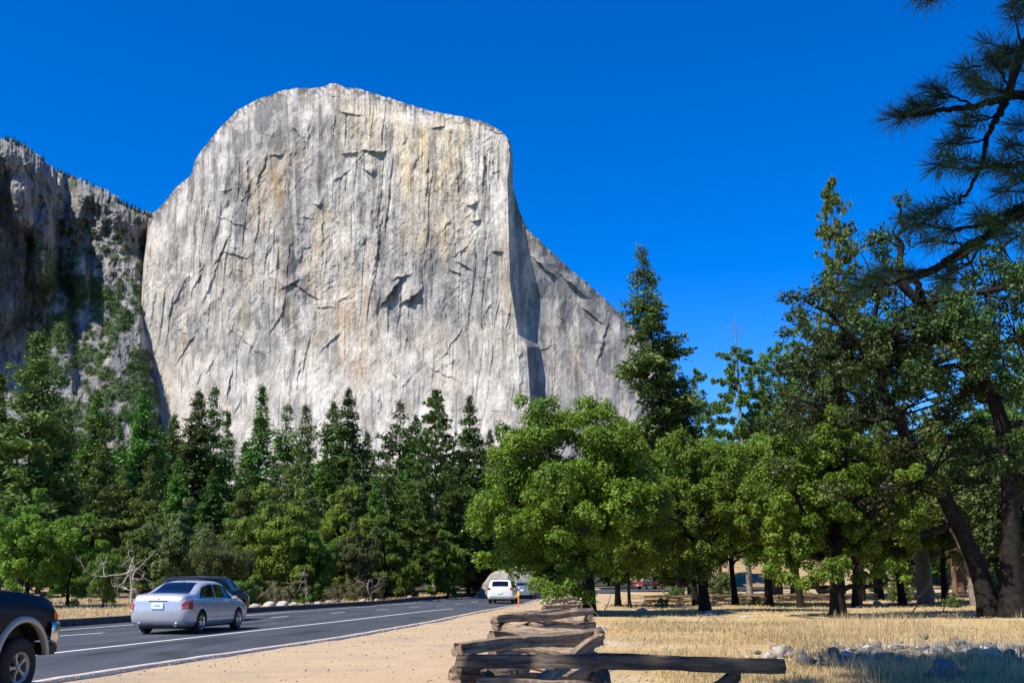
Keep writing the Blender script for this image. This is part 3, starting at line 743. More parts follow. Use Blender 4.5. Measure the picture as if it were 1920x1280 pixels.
def place(px, d, topy, key, wid, label, name='conifer', group=None, leaf=None, bark=None, rot=None, sink=0., cat='tree'):
    u = (px-960)/2000; x = u*d/math.cos(PITCH)*1.0
    # px is read near the ground line: use the base row
    x = at(px, 1095, d).x; z = float(ground_z(np.array([x]), np.array([float(d)]))[0])-.05
    H = at(px, topy, d).z-z
    return tree(name, key, (x, d, z-sink), H, wid, label, group, leaf, bark, rot, cat)

# ---------------------------------------------------------------- trees
place(35, 95, 618, 'fir3', 1.0, 'tall bushy sunlit conifer at the left edge, highest of the left trees', leaf='fir_olive')
L_ = [  # px, d, top, proto, width, leaf, label
 (-40,120,700,'fir1',1.0,'fir','dark conifer cut by the left edge of the picture'),
 (72,118,752,'fir1',1.1,'fir_dark','broad dark grey green conifer right of the tall left edge conifer'),
 (100,150,768,'fir2',1.0,'fir_dark','slim dark conifer behind the broad grey green one'),
 (155,128,735,'fir2',1.05,'fir','bright green pointed conifer left of the crag foot'),
 (172,112,800,'fir3',.75,'fir_olive','loose olive conifer in front of the bright pointed one'),
 (243,134,728,'fir1',1.0,'fir','full conifer standing before the shrubby crag'),
 (203,150,800,'fir2',1.0,'fir_dark','short dark conifer between two taller ones below the crag'),
 (282,170,800,'fir2',1.0,'fir_dark','small conifer below the gully left of the pale cliff'),
 (306,176,778,'fir2',1.1,'fir','small pointed conifer at the pale cliff left foot'),
 (349,120,732,'fir1',1.05,'fir_dark','left of the twin dark conifers against the pale cliff'),
 (377,126,720,'fir3',.62,'fir_dark','right and taller of the twin dark conifers'),
 (408,140,770,'fir4',1.1,'fir','slender conifer just right of the twin dark conifers'),
 (473,128,722,'fir4',1.25,'fir','tall slim bright green conifer alone against the cliff'),
 (446,150,830,'fir2',1.0,'fir','short conifer tucked left of the tall slim one'),
 (525,150,755,'fir5',1.0,'fir_olive','thin open topped conifer right of the slim bright one'),
 (558,138,755,'fir3',.72,'fir_olive','layered conifer with spreading branch tiers'),
 (612,130,755,'fir2',1.2,'fir','broad conifer with rounded tip left of the tallest middle one'),
 (643,124,728,'fir1',.95,'fir_dark','tall dark conifer in the middle of the cliff foot'),
 (681,150,810,'fir2',1.05,'fir_dark','short dark conifer right of the tall middle one'),
 (745,140,750,'fir5',1.0,'fir_dark','ragged thin crowned dark conifer'),
 (773,134,780,'fir2',1.15,'fir_dark','dense dark conifer right of the ragged one'),
 (722,118,850,'fir5',1.0,'fir_olive','olive conifer below the ragged one'),
 (878,124,742,'fir1',.9,'fir_dark','dark symmetrical conifer left of the big oak'),
 (918,150,806,'fir2',.9,'fir_dark','small dark conifer tip beside the big oak crown'),
 (940,165,826,'fir2',1.1,'fir_dark','farthest conifer tip against the cliff by the big oak'),
 (40,100,850,'fir5',1.2,'fir_dark','grey green conifer above the left bright oak'),
 (120,96,880,'fir5',1.1,'fir_olive','yellowish conifer right above the left bright oak'),
 (215,96,868,'fir5',1.15,'fir_olive','brownish green conifer above the dead branches'),
 (262,92,850,'fir3',.7,'fir_olive','olive brown feathery conifer above the dead branches'),
 (318,100,860,'fir1',1.0,'fir','mid height conifer before the twin dark conifers'),
 (385,104,880,'fir1',1.1,'fir_dark','very dark conifer below the twin dark conifers'),
 (452,100,880,'fir5',1.0,'fir_olive','light olive conifer behind the yellow green oak'),
 (503,104,850,'fir3',.8,'fir_dark','full dark conifer left of the yellow green oak top'),
 (560,96,905,'fir5',1.1,'fir_olive','pale green conifer left of the cedar'),
 (655,102,862,'fir5',.9,'fir_olive','brown trunked conifer with pale crown in mid forest'),
 (602,110,850,'fir1',1.2,'fir','rounded green conifer in mid forest'),
 (700,98,890,'fir1',1.0,'fir','green conifer left of the long trunked pine'),
 (768,100,900,'fir3',.9,'fir','wide green conifer touching the long trunked pine'),
 (850,112,880,'fir5',1.2,'fir_dark','conifer in deep shade right of the long trunked pine'),
 (905,120,890,'fir1',1.2,'fir','conifer behind the grey boulder')]
for px, d, ty, key, wd, lf, lab in L_: place(px, d, ty, key, wd, lab, leaf=lf)
proto('pine3', fir_mesh(21, 20, 3.4, 30, 7, .24, .0, 6, .95, .7, 'pine', wid=.085, lift=.25), 'pine', 'bark_grey')
place(814, 116, 735, 'pine3', 1.0, 'pine with long bare grey trunk at the left side of the road', 'pine')

def oaks(lst, name='oak'):
    for px, d, ty, key, wd, lf, lab in lst: place(px, d, ty, key, wd, lab, name, leaf=lf, bark='bark_dark')
oaks([
 (55,58,935,'oak2',.95,'leaf_bright','big bright green oak above the dark pickup'),
 (-60,66,930,'oak1',.8,'leaf_mid','oak cut by the left edge'),
 (130,62,985,'oak4',1.0,'leaf_bright','smaller bright oak right of the big left oak'),
 (196,56,1040,'oak1',.75,'leaf_mid','low leaning oak left of the silver sedan'),
 (338,72,950,'oak2',.9,'leaf_olive','rounded dull olive oak behind the silver sedan'),
 (412,66,1010,'oak3',.8,'leaf_olive','low brownish oak right above the silver sedan'),
 (270,78,985,'oak4',1.0,'leaf_mid','oak behind the dead branches'),
 (515,70,938,'oak4',.9,'leaf_yellow','yellow green oak with dark forked trunk'),
 (588,72,985,'oak2',.85,'leaf_mid','green oak right of the yellow green one'),
 (480,84,960,'oak4',1.1,'leaf_mid','oak tucked behind the yellow green one'),
 (668,84,1000,'oak4',.9,'leaf_olive','small olive oak above the white verge stones'),
 (722,90,985,'oak4',1.0,'leaf_mid','upright oak left of the long trunked pine'),
 (762,96,1030,'oak2',.8,'leaf_bright','low bright oak left of the bare pine trunk'),
 (838,104,1010,'oak4',.9,'leaf_bright','bright oak right of the bare pine trunk'),
 (878,128,1035,'oak2',.8,'leaf_mid','oak in the gap left of the grey boulder'),
 (632,96,940,'oak4',.9,'leaf_yellow','pale green tree in the middle of the forest'),
 (545,100,900,'oak4',.8,'leaf_olive','greyish green tree above the yellow green oak')])
# hero oak in the middle
def hero(name, px, py, d, args, crown, bark, label, seed_rot=0., z=None):
    p = g(px, py); x = at(px, py, d).x; zz = Tz(x, d)
    root = empty(name, (x, d, zz), 0); tag(root, label, 'tree')
    c, t = oak_mesh(*args[0], **args[1]); c.materials.append(M[crown]); t.materials.append(M[bark])
    new_obj('trunk', t, root); new_obj('crown', c, root); return root
hero('oak', 1103, 1150, 50, ((31, 9.5, 4.8), dict(excl=lambda p: p[0] > 1.0 and p[2] < 3.5, crown0=.14, nclump=330, leaves=210000, leaf=.105, trunk_r=.36, lobes=.09, off=(-.95, 0), csize=(.085, .16),
     extra=[(-1.6,-3,.9), (-1.0,-3.4,1.3), (-2.3,-2.6,1.3), (-.4,-3,.8), (-3.3,-1.5,2.0), (-4.6,-.5,2.4)],
     trunk_path=[(0,0,-.3), (.05,0,1.2), (-.2,0,2.4), (-.8,.1,4.5)])), 'leaf_bright', 'bark_dark', 'large round bright green oak beside the rail fence')
hero('oak', 1323, 1143, 56, ((32, 8.6, 3.6), dict(crown0=.26, nclump=170, leaves=85000, leaf=.105, trunk_r=.30, lobes=.2, csize=(.10,.17), off=(.2,0),
     trunk_path=[(0,0,-.3), (-.1,0,1.2), (.1,0,2.4), (.5,.1,4.2)])), 'leaf_bright', 'bark_dark', 'oak with dark forked trunk in the meadow right of the big oak')
hero('oak', 1572, 1155, 46, ((33, 7.9, 3.2), dict(crown0=.17, nclump=210, leaves=110000, leaf=.10, trunk_r=.36, lobes=.2, csize=(.08, .15), off=(-.3,0),
     extra=[(-2.4,-1.5,1.6), (-1.9,-2,1.35), (-1.2,-2.2,1.7), (-2.9,-.8,1.9), (-.6,-2.2,2.1)],
     trunk_path=[(0,0,-.3), (0,0,1.), (.05,0,2.), (.3,.1,3.8)])), 'leaf_bright', 'bark_dark', 'oak with stout flared trunk and low branches in the meadow')
hero('oak', 1860, 1150, 47, ((34, 14.8, 4.9), dict(excl=lambda p: abs(p[0]+.042*p[2]**1.9) < 1.35 and p[1] < 2 and p[2] < 10.5, crown0=.17, nclump=250, leaves=66000, leaf=.125, trunk_r=.42, lobes=.26, csize=(.07, .14), off=(-4.0, .5), gaps=.4, twig=.05,
     trunk_path=[(0,0,-.3), (-.25,0,1.6), (-.8,0,3.2), (-1.8,0,5.6), (-3.0,.1,7.6), (-3.7,.2,9.3), (-4.3,.3,11.2)])), 'leaf_shaded', 'bark_dark', 'tall dark oak whose trunk leans left at the right side')
hero('oak', 1900, 1150, 46, ((35, 17.8, 5.6), dict(excl=lambda p: p[0] < -.9 and p[2] < 9.5, crown0=.2, nclump=250, leaves=66000, leaf=.125, trunk_r=.45, lobes=.24, csize=(.07, .14), off=(-.6, .5), gaps=.4, twig=.05,
     trunk_path=[(0,0,-.3), (.1,0,2.5), (.5,0,6.0), (.3,0,9.0), (-1.2,.1,12.), (-3.5,.2,14.5)])), 'leaf_shaded', 'bark_dark', 'tall dark upright oak at the right edge')
oaks([
 (1158,70,900,'oak5',1.0,'leaf_bright','oak half hidden behind the trunk of the big oak'),
 (1304,74,850,'oak5',.9,'leaf_bright','bright oak crown above the far red truck'),
 (1378,76,835,'oak5',.8,'leaf_bright','oak below the dead topped pine'),
 (1440,72,850,'oak5',1.1,'leaf_bright','oak between the forked oak and the stout one'),
 (1500,66,840,'oak5',.85,'leaf_yellow','broad oak behind the stout trunked oak'),
 (1600,70,860,'oak5',.9,'leaf_yellow','oak behind and right of the stout trunked oak'),
 (1690,76,860,'oak5',1.1,'leaf_bright','oak left of the leaning dark trunk'),
 (1770,84,830,'oak5',.9,'leaf_mid','oak seen between the two dark trunks'),
 (1880,74,800,'oak1',.8,'leaf_mid','oak behind the right edge trunk'),
 (1960,60,780,'oak2',.9,'leaf_shaded','oak cut by the right edge'),
 (1180,64.6,950,'oak5',.75,'leaf_bright','slim small oak right of the big oak trunk')])
for px, d, ty, key, wd, lf, lab in [
 (1276,108,458,'tall',.95,'fir_olive','tallest spreading fir rising right of the cliff'),
 (1318,122,688,'pine2',.8,'fir','feathery blue green pine right of the tallest fir'),
 (1262,116,700,'fir1',1.0,'fir_olive','dense fir against the right foot of the tallest fir'),
 (1292,112,700,'fir3',.8,'fir','conifer filling between the tallest fir and the feathery pine'),
 (1352,140,790,'pine2',1.0,'pine','short pine in the gap left of the dead topped pine'),
 (1160,118,700,'snag2',.5,'fir_olive','thin half bare conifer left of the tallest fir'),
 (1445,112,720,'pine1',.8,'pine','olive pine right of the dead topped pine'),
 (1486,104,650,'pine1',.9,'pine','tall yellow green pine left of the dark oaks'),
 (1540,98,600,'pine1',.9,'pine','pine behind the left side of the dark oaks'),
 (1608,74,343,'pine4',.62,'pine','tall narrow pine with pointed tip above the dark oaks'),
 (1580,110,700,'pine1',1.,'pine','pine filling behind the stout trunked oak'),
 (1690,112,640,'pine1',.9,'pine','pine behind the leaning dark oak'),
 (1790,104,700,'pine2',1.1,'pine','pine between the two dark oaks'),
 (1880,110,650,'pine1',1.0,'pine','pine behind the right edge'),
 (1960,100,600,'fir3',1.0,'fir','fir cut by the right edge')]:
    if key == 'tall': proto('tall', fir_mesh(41, 20, 2.6, 56, 7, .10, .38, 13, .74, .72, irregular=.36, trunk_r=.15, wid=.055), 'fir_olive', 'bark_dark')
    if key == 'snag2': proto('snag2', fir_mesh(42, 20, 4., 26, 5, .15, .1, 5, .6, .7, irregular=.4, dead_top=.5), 'fir_olive', 'bark_grey')
    if key == 'pine4': proto('pine4', fir_mesh(43, 20, 3.0, 44, 6, .1, .1, 5, .95, .6, 'pine', wid=.07, lift=.3), 'pine', 'bark_red')
    o_ = place(px, d, ty, key, wd, lab, 'pine' if 'pine' in key else 'conifer', leaf=lf)
    if key == 'tall': o_.rotation_euler = (0, rad(-4.3), 0)
proto('snagpine', fir_mesh(44, 20, 2.7, 34, 5, .20, .25, 8, .85, .5, 'pine', wid=.075, lift=.1, irregular=.4, dead_top=.17, trunk_r=.2), 'pine', 'bark_grey')
place(1405, 100, 590, 'snagpine', 1.0, 'pine with bare grey dead top and sparse side branches', 'pine', leaf='fir_olive')

# bare trunks standing in the meadow shade
rk_ = np.random.default_rng(77)
for px, py, d, r, hgt, lean, bk, lab in [
 (1373,1115,100,.32,9,0,'bark_grey','thin straight grey trunk before the golden slope'),
 (1456,1108,104,.55,14,.3,'bark_red','rough brown pine trunk on the golden slope'),
 (1735,1118,80,.55,12,0,'bark_grey','pale grey trunk left of the leaning dark oak'),
 (1800,1092,110,.5,14,0,'bark_red','reddish trunk seen behind the leaning dark oak'),
 (1612,1110,92,.45,10,.2,'bark_dark','dark trunk right of the stout oak'),
 (1648,1110,96,.40,10,-.1,'bark_dark','dark trunk midway between the stout oak and leaning oak'),
 (1825,1075,70,.28,10,-3.0,'bark_grey','pale thin leaning trunk behind the dark oaks')]:
    x = at(px, py, d).x; z = Tz(x, d); root = empty('pine', (x, d, z)); tag(root, lab, 'tree')
    tb = Tubes(); P = np.array([(0,0,-.4), (lean*.1,0,hgt*.3), (lean*.5,0,hgt*.6), (lean,0,hgt)]); tb.add(P, np.array([r*1.2, r*.9, r*.75, r*.4]), 9)
    CL_ = []
    for k in range(26):
        a = rk_.uniform(0, 6.28); h = rk_.uniform(.30, 1)*hgt; L = rk_.uniform(1, 2.6)
        c0 = np.array([lean*(h/hgt)**1.5, 0, h]); c1 = c0+np.array([math.cos(a)*L, math.sin(a)*L, rk_.uniform(-.6, .5)])
        tb.add(bez(c0, (c0+c1)/2+[0,0,.3], c1, 5), np.linspace(.05, .012, 5), 4)
        if h > hgt*.5: CL_.append(c1)
    t = tb.mesh('trunk'); t.materials.append(M[bk]); new_obj('trunk', t, root)
    V, F = leaf_cloud(rk_, np.array(CL_), np.full(len(CL_), .9), np.full(len(CL_), 320), .2)
    c = npmesh('crown', V, F); c.materials.append(M['fir_olive']); new_obj('crown', c, root)

# forest seen only as depth behind the rows: small far conifers
rf = random.Random(12)
fbn = 0
for i in range(64):
    px = -120+i*34+rf.uniform(-12, 12); d = rf.uniform(165, 235)
    fbn += 1
    ty = rf.uniform(838, 905)
    if px > 1300: ty = rf.uniform(800, 880)
    if 1000 < px < 1260 and d < 180: d += 40
    if 1320 < px < 1620: d = rf.uniform(245, 290)
    place(px, d, ty, rf.choice(['fir1','fir2','fir4','fir5']), rf.uniform(.95, 1.4), 'small far belt conifer below the cliffs, '+nth(fbn)+' from the left', group='conifers of the far belt below the cliffs', leaf=rf.choice(['fir','fir_dark','fir_dark']))
pool_ = []
for i in range(26):   # understorey beyond the road and meadow
    px = -80+i*82+rf.uniform(-20, 20); d = rf.uniform(124, 150)
    if 1330 < px < 1600: d = rf.uniform(232, 245)
    if 990 < px < 1330: d = 205
    place(px, d, rf.uniform(985, 1030), rf.choice(['oak4','oak2']), 1.1, 'low shadowy broadleaf tree beyond the road, '+nth(i+1)+' of its row from the left', 'understorey_tree', group='understorey trees beyond the road', leaf=rf.choice(['leaf_mid','leaf_olive']))
# brush along the forest side of the road
k = 0
for i in range(34):
    y = 60+i*1.5+rf.uniform(-.5, .5); x = float(xl(y))-rf.uniform(2.0, 5.5)
    key = rf.choice(['bush1','bush2','bush2']); h = rf.uniform(.6, 1.5)
    tree('bush', key, (x, y, float(ground_z(np.array([x]), np.array([y]))[0])-.1), h*(1 if key == 'bush1' else 1.2), 1.0, ('leafy low bush' if key == 'bush1' else 'twiggy dry bush')+' on the forest verge, '+nth(i+1)+' along it from the sedan',
         'leafy bushes on the forest side verge' if key == 'bush1' else 'dry bushes on the forest side verge', leaf=rf.choice(['leaf_olive','leaf_mid']) if key == 'bush1' else None, cat='bush')
for i, (px, py, d, h) in enumerate([(1265,1118,100,1.2),(1340,1112,96,2.4),(1420,1128,72,.7),(1690,1112,88,1.6),(1500,1106,100,1.),(1870,1110,90,2.2),(1240,1130,70,.6),(1785,1130,66,.8)]):
    x = at(px, py, d).x; tree('bush', 'bush1', (x, d, Tz(x, d)-.1), h, 1., ['low green bush before the golden slope right of the thick trunk','tall dark bush by the thin grey trunk','small bush beside the forked oak','broad bush left of the pale grey trunk','bush at the foot of the golden slope','large bush behind the right edge oak','small bush between the big oak and the forked oak','bush right of the pale grey trunk'][i], 'low bushes scattered in the meadow', leaf='leaf_olive', cat='bush')

# ==== NEXT

# ---------------------------------------------------------------- shrubs and rim trees on the mountains
rngS = np.random.default_rng(9)
def shrub_cover():
    ok = (mveg > .25) & (my_ > 430) & (my_ < 860) & (mx_ > 45) & (mx_ < 300)
    idx = np.argwhere(ok); sel = idx[rngS.choice(len(idx), 2600)]
    C = np.array([mP[a, b] for a, b in sel]); r = rngS.uniform(3., 7.5, len(C))
    C[:, 1] -= r*.3; C[:, 2] += r*.2
    V, F = leaf_cloud(rngS, C, r, np.full(len(C), 34), 2.0)
    o = new_obj('shrub_cover', npmesh('shrub_cover', V, F), mat=M['shrub']); tag(o, 'dark green shrubs covering the ledges of the left mountain', kind='stuff')
shrub_cover()
proto('tiny', fir_mesh(50, 20, 3.6, 16, 5, .1, .35, 4, wid=.3), 'fir_dark', 'bark_dark')
def rim(px, top, d, H, grp, lab, key='tiny', sink=2):
    p = at(px, top, d); tree('conifer', key, (p.x, d, p.z-sink), H, 1.1, lab, grp)
rr_ = random.Random(4)
for i, px in enumerate(sorted([rr_.uniform(0, 150) for _ in range(26)]+[rr_.uniform(150, 292) for _ in range(15)]+[rr_.uniform(236, 292) for _ in range(17)])):
    top = float(np.interp(px, MS[:,0], MS[:,1])); d = float(np.interp(px, [-80, 20, 60, 105, 150, 230, 292], [1830, 1890, 1950, 2110, 2095, 2080, 2200]))+rr_.uniform(60, 130)
    rim(px, top+rr_.uniform(0, 4), d, rr_.uniform(9, 18), 'conifers along the left mountain rim', 'tiny conifer on the left mountain rim, '+nth(i+1)+' from the left', sink=3)
for i, px in enumerate(list(np.linspace(572, 604, 6))+[612, 640, 646, 652]+list(np.linspace(662, 860, 12))):
    px += rr_.uniform(-2, 2); rim(px, float(sky_y(px))+2, 2090-(px-600)*.3+60, rr_.uniform(4, 9), 'trees on the big cliff summit', 'speck sized tree on the pale cliff summit, '+nth(i+1)+' from the left', sink=2)

# ---------------------------------------------------------------- grey boulder by the road
def rock(name, seed, sx, sy, sz, m, sub=4, rough=.25, fr=1.6, sharp=0.):
    bm = bmesh.new(); bmesh.ops.create_icosphere(bm, subdivisions=sub, radius=1)
    V = np.array([v.co[:] for v in bm.verts]); rg = np.random.default_rng(seed); o = rg.uniform(0, 50, 3)
    for k in range(5):                      # broken faces
        n = nrm(rg.normal(size=3)); lim = rg.uniform(.62, .85); dd = V@n; V = V - np.maximum(dd-lim, 0)[:, None]*n*(.8+sharp*.2)
    nn = fbm(V[:, 0]*fr+o[0]+V[:, 2]*fr*.7, V[:, 1]*fr+o[1]-V[:, 2]*fr*.6, seed, 5)-.5
    V = V*(1+rough*nn[:, None]*2)
    V = V*np.array([sx, sy, sz])
    for v, c in zip(bm.verts, V): v.co = c
    me = bpy.data.meshes.new(name); bm.to_mesh(me); bm.free()
    me.polygons.foreach_set('use_smooth', np.ones(len(me.polygons), bool)); me.materials.append(M[m]); return me
def boulder():
    d = 104; Lp = at(897, 1117, d); me = rock('boulder', 3, 1, 1, 1, 'boulder', 6, .16, 1.4)
    co = np.zeros(len(me.vertices)*3); me.vertices.foreach_get('co', co); co = co.reshape(-1, 3)
    # lean: wide foot, narrow top towards the left third
    h = np.clip((co[:, 2]+1)/2, 0, 1); co[:, 0] = co[:, 0]*(1.15-.75*h**1.3)-.35*h+.25*h*h
    me.vertices.foreach_set('co', (co*np.array([3.9, 2.8, 3.5])).ravel()); me.update()
    o = new_obj('boulder', me); o.location = (Lp.x+3.5, d+3, Tz(0, d)+.2); tag(o, 'large grey leaning granite boulder beside the road', 'boulder')
boulder()

# ---------------------------------------------------------------- marker posts
def post(px, py, h, m, lab, cap=None):
    p = g(px, py); r = empty('marker_post', p); tag(r, lab, 'marker post')
    bm = bmesh.new(); bmesh.ops.create_cube(bm, size=1)
    for v in bm.verts: v.co = (v.co.x*.10, v.co.y*.05, (v.co.z+.5)*h)
    bmesh.ops.bevel(bm, geom=bm.edges[:], offset=.012, segments=2, affect='EDGES')
    me = bpy.data.meshes.new('post'); bm.to_mesh(me); bm.free(); me.materials.append(M[m]); new_obj('post', me, r)
    if cap:
        bm = bmesh.new(); bmesh.ops.create_cube(bm, size=1)
        for v in bm.verts: v.co = (v.co.x*.13, v.co.y*.07, v.co.z*.28+h-.10)
        bmesh.ops.bevel(bm, geom=bm.edges[:], offset=.01, segments=2, affect='EDGES')
        me = bpy.data.meshes.new('reflector'); bm.to_mesh(me); bm.free(); me.materials.append(M[cap]); new_obj('reflector', me, r)
post(972, 1139, .92, 'orange', 'orange marker post with yellow top at the right road kerb', 'yellow')
post(670, 1130, .55, 'orange', 'small orange marker post among the verge brush', 'yellow')

# ---------------------------------------------------------------- stones
stone_me = [rock('stone', 20+i, 1, .85, .62, 'stone', 3, .3, 1.3) for i in range(6)]
def stone(me, loc, s, rz, label, group, m, name='stone', tilt=0., cat='stone'):
    o = new_obj(name, variant(me, m)); o.location = loc; o.scale = (s, s*rk2.uniform(.7, 1.1), s*rk2.uniform(.7, 1.15)); o.rotation_euler = (tilt, tilt*.5, rz); tag(o, label, cat, group)
    return o
rk2 = random.Random(31)
# pale stones set along the forest kerb
for i, (px, s) in enumerate([(465,.42),(499,.36),(524,.44),(547,.46),(570,.40),(595,.34),(613,.36),(634,.40),(648,.30),(690,.34),(712,.28),(757,.44),(790,.34),(836,.3)]):
    py = float(np.interp(px, [463, 640, 800, 895], [1143, 1134, 1120, 1115])); p = g(px, py)
    y = p.y; x = float(xl(y))-.75
    # stand on the verge behind the kerb, at that azimuth
    for _ in range(6): y = (xl(y)-.75)/((px-960)/2000)*math.cos(PITCH); y = float(np.clip(y, 30, 118))
    x = float(xl(y))-.75; z = float(ground_z(np.array([x]), np.array([y]))[0])
    stone(rk2.choice(stone_me), (x, y, z+s*.22), s*.8, rk2.uniform(0, 6), 'whitish stone on the forest kerb, '+nth(i+1)+' of the row beyond the silver sedan', 'white stones along the forest kerb', 'stone_white')
# cobble pile, lower right
i = 0
for k in range(240):
    x = rk2.uniform(4.6, 14.5); t_ = (x-4.6)/9.9
    y = rk2.gauss(21.6+3.0*t_, .8+1.2*t_) if rk2.random() < .8 else rk2.uniform(18, 25)
    s = rk2.uniform(.05, .145)*(1+.2*t_)
    stone(rk2.choice(stone_me), (x, y, Tz(x, y)+s*.25+rk2.uniform(0, .10)*(rk2.random() < .4)), s*1.25, rk2.uniform(0, 6), 'rounded river cobble in the pile at the end of the long rail', 'river cobbles in the lower right pile', rk2.choice(['stone', 'stone', 'stone_tan', 'stone_dark', 'stone_tan', 'stone', 'stone_white']), 'cobble', rk2.uniform(-.4, .4))
for px, py, s, m, lab in [(1690,1228,.30,'stone','largest pale cobble standing above the pile'),(1545,1255,.24,'stone_dark','dark upright cobble left in the pile'),(1560,1235,.26,'stone','broad flat cobble at the pile left part'),(1770,1275,.62,'stone','broad sunken slab of rock at the bottom right'),(1745,1250,.26,'stone','round brownish cobble above the sunken slab'),(1462,1225,.26,'stone_white','pale stone behind the end of the long rail'),(1478,1222,.3,'stone_dark','pointed grey stone behind the end of the long rail'),(1830,1245,.4,'stone_dark','bluish boulder in the shaded end of the pile')]:
    p = g(px, py); s *= .55; stone(stone_me[int(px) % 6], (p.x, p.y, p.z+s*.25), s, rk2.uniform(0, 6), lab, None, m, 'rock', .2, 'rock')
for i, (px, py, s) in enumerate([(1110,1137,.16),(1204,1146,.3),(1277,1136,.3),(1330,1150,.22),(1500,1130,.28),(1506,1133,.34),(1645,1132,.4),(1560,1128,.2),(1130,1180,.15),(1395,1158,.18),(1255,1220,.10),(1590,1190,.14)]):
    p = g(px, py); stone(stone_me[int(px) % 6], (p.x, p.y, p.z+s*.1), s, rk2.uniform(0, 6), 'pale stone lying in the dry meadow, '+nth(i+1)+' counted outwards from the big oak', 'pale stones in the meadow', 'stone_white')

# ---------------------------------------------------------------- grass
def blades(name, P, H, W, seed, material, label, lean=.35):
    rg = np.random.default_rng(seed); n = len(P)
    az = rg.uniform(0, 6.283, n); d = np.stack([np.cos(az), np.sin(az), 0*az], 1); l = rg.normal(0, lean, (n, 2))
    tip = P+np.stack([l[:, 0]*H, l[:, 1]*H, H], 1); mid = P+np.stack([l[:, 0]*H*.35, l[:, 1]*H*.35, H*.55], 1)
    w_ = W[:, None]*d
    V = np.stack([P-w_*.5, P+w_*.5, mid+w_*.4, tip, mid-w_*.4], 1).reshape(-1, 3)
    i = np.arange(n)*5
    me = npmesh(name, V, [np.stack([i, i+1, i+2, i+4], 1), np.stack([i+4, i+2, i+3], 1)])
    o = new_obj(name, me, mat=M[material]); tag(o, label, 'grass', kind='stuff')
def scatter(n, seed, dist, xlim, dens):
    """points over the meadow by camera distance (y), kept where dens>random"""
    rg = np.random.default_rng(seed); y = dist[0]*(dist[1]/dist[0])**rg.uniform(0, 1, n); x = y*rg.uniform(xlim[0], xlim[1], n)
    k = dens(x, y) > rg.uniform(0, 1, n); x, y = x[k], y[k]
    return np.stack([x, y, ground_z(x, y)-.01], 1)
def meadow(x, y):
    d = sstep(.3, 1.8, x-path_right(y))*(.12+.88*sstep(.44, .62, fbm(x*.22, y*.16, 61, 3)))
    bare = sstep(.50, .60, fbm(x*.10+4, y*.22, 62, 3))
    cob = 1-.7*sstep(4.3, 6, x)*sstep(27.5, 25.5, y)*sstep(18.3, 20.3, y)
    tr = 1-.9*(((x > FPX.min()) & (np.abs(y-np.interp(x, FPX, FPY)-1.6) < 1.9)))
    road = (x > xr(y)+1.)
    return d*(1-.75*bare)*cob*tr*road*(y < 126)
P = scatter(330000, 1, (13, 112), (-.02, .52), meadow)
rg = np.random.default_rng(2)
sc = .7+.8*fbm(P[:, 0]*.5, P[:, 1]*.5, 63, 3)
blades('dry_grass', P, rg.uniform(.03, .11, len(P))*sc*(1+.006*P[:, 1]), .006+.00042*P[:, 1], 3, 'grass', 'knee high dry golden meadow grass')
P = scatter(5000, 5, (15, 40), (.12, .52), lambda x, y: sstep(.55, .66, fbm(x*.4, y*.4, 66, 3))*(x > 3))
blades('green_grass', P, np.random.default_rng(6).uniform(.1, .26, len(P)), .008+.0004*P[:, 1], 7, 'grass2', 'greener weed tufts between the cobbles', .25)
P = scatter(9000, 15, (16, 42), (.25, .52), lambda x, y: sstep(.5, .66, fbm(x*.3, y*.3, 67, 3))*(x > 5))
blades('dry_grass', P, np.random.default_rng(16).uniform(.25, .55, len(P)), .004+.0002*P[:, 1], 17, 'grass', 'tall thin straw stalks at the lower right', .3)
def verge(x, y): return (x < xl(y)-.5)*(.25+.75*sstep(.42, .6, fbm(x*.25, y*.2, 68, 3)))
P = scatter(120000, 8, (26, 118), (-.62, -.03), verge)
blades('dry_grass', P, np.random.default_rng(9).uniform(.05, .2, len(P)), .008+.0004*P[:, 1], 10, 'grass', 'dry grass and litter under the forest edge')

# ---------------------------------------------------------------- split rail fence
def rail_mesh(L, r, seed, flat=1.):
    rg = np.random.default_rng(seed); n = 44; k = 9; t = np.linspace(0, 1, n)
    base = np.array([1, .74, .98, 1.1, .8, 1.08, .78, .9, 1.12])*rg.uniform(.86, 1.14, k); an = np.linspace(0, 2*np.pi, k, endpoint=False)+rg.uniform(-.2, .2, k)
    by = rg.normal(0, .009, 3); bz = rg.normal(0, .008, 3)
    V = []; notch = rg.uniform(0, 1, 6); wedge = rg.uniform(-.25, .25)
    for i in range(n):
        x = (t[i]-.5)*L; cy = sum(by[q]*math.sin((q+1)*math.pi*t[i]) for q in range(3))*L*.5; cz = sum(bz[q]*math.sin((q+1)*math.pi*t[i]) for q in range(3))*L*.5
        tw = .5*t[i]
        for j in range(k):
            rr = r*base[j]*(1+.16*(vn(t[i]*9+seed, j*3.7, 5)-.5)+.10*(vn(t[i]*30+seed, j*5.1, 6)-.5))*(1-.10*abs(t[i]-.5)*2)*(1+wedge*(t[i]-.5)*(1 if j < 3 else -1))*(1-.18*max(0, 1-min(abs(t[i]-q_) for q_ in notch)/.03)*(j % 2))
            V.append((x+(rg.uniform(-.02, .02) if i in (0, n-1) else 0), cy+rr*math.cos(an[j]+tw), cz+rr*math.sin(an[j]+tw)*flat))
    F = []
    for i in range(n-1):
        for j in range(k): F.append((i*k+j, i*k+(j+1) % k, (i+1)*k+(j+1) % k, (i+1)*k+j))
    me = bpy.data.meshes.new('rail'); me.from_pydata(V, [], F+[tuple(range(k))[::-1], tuple(range((n-1)*k, n*k))])
    me.update(); return me
rail_n = [0]
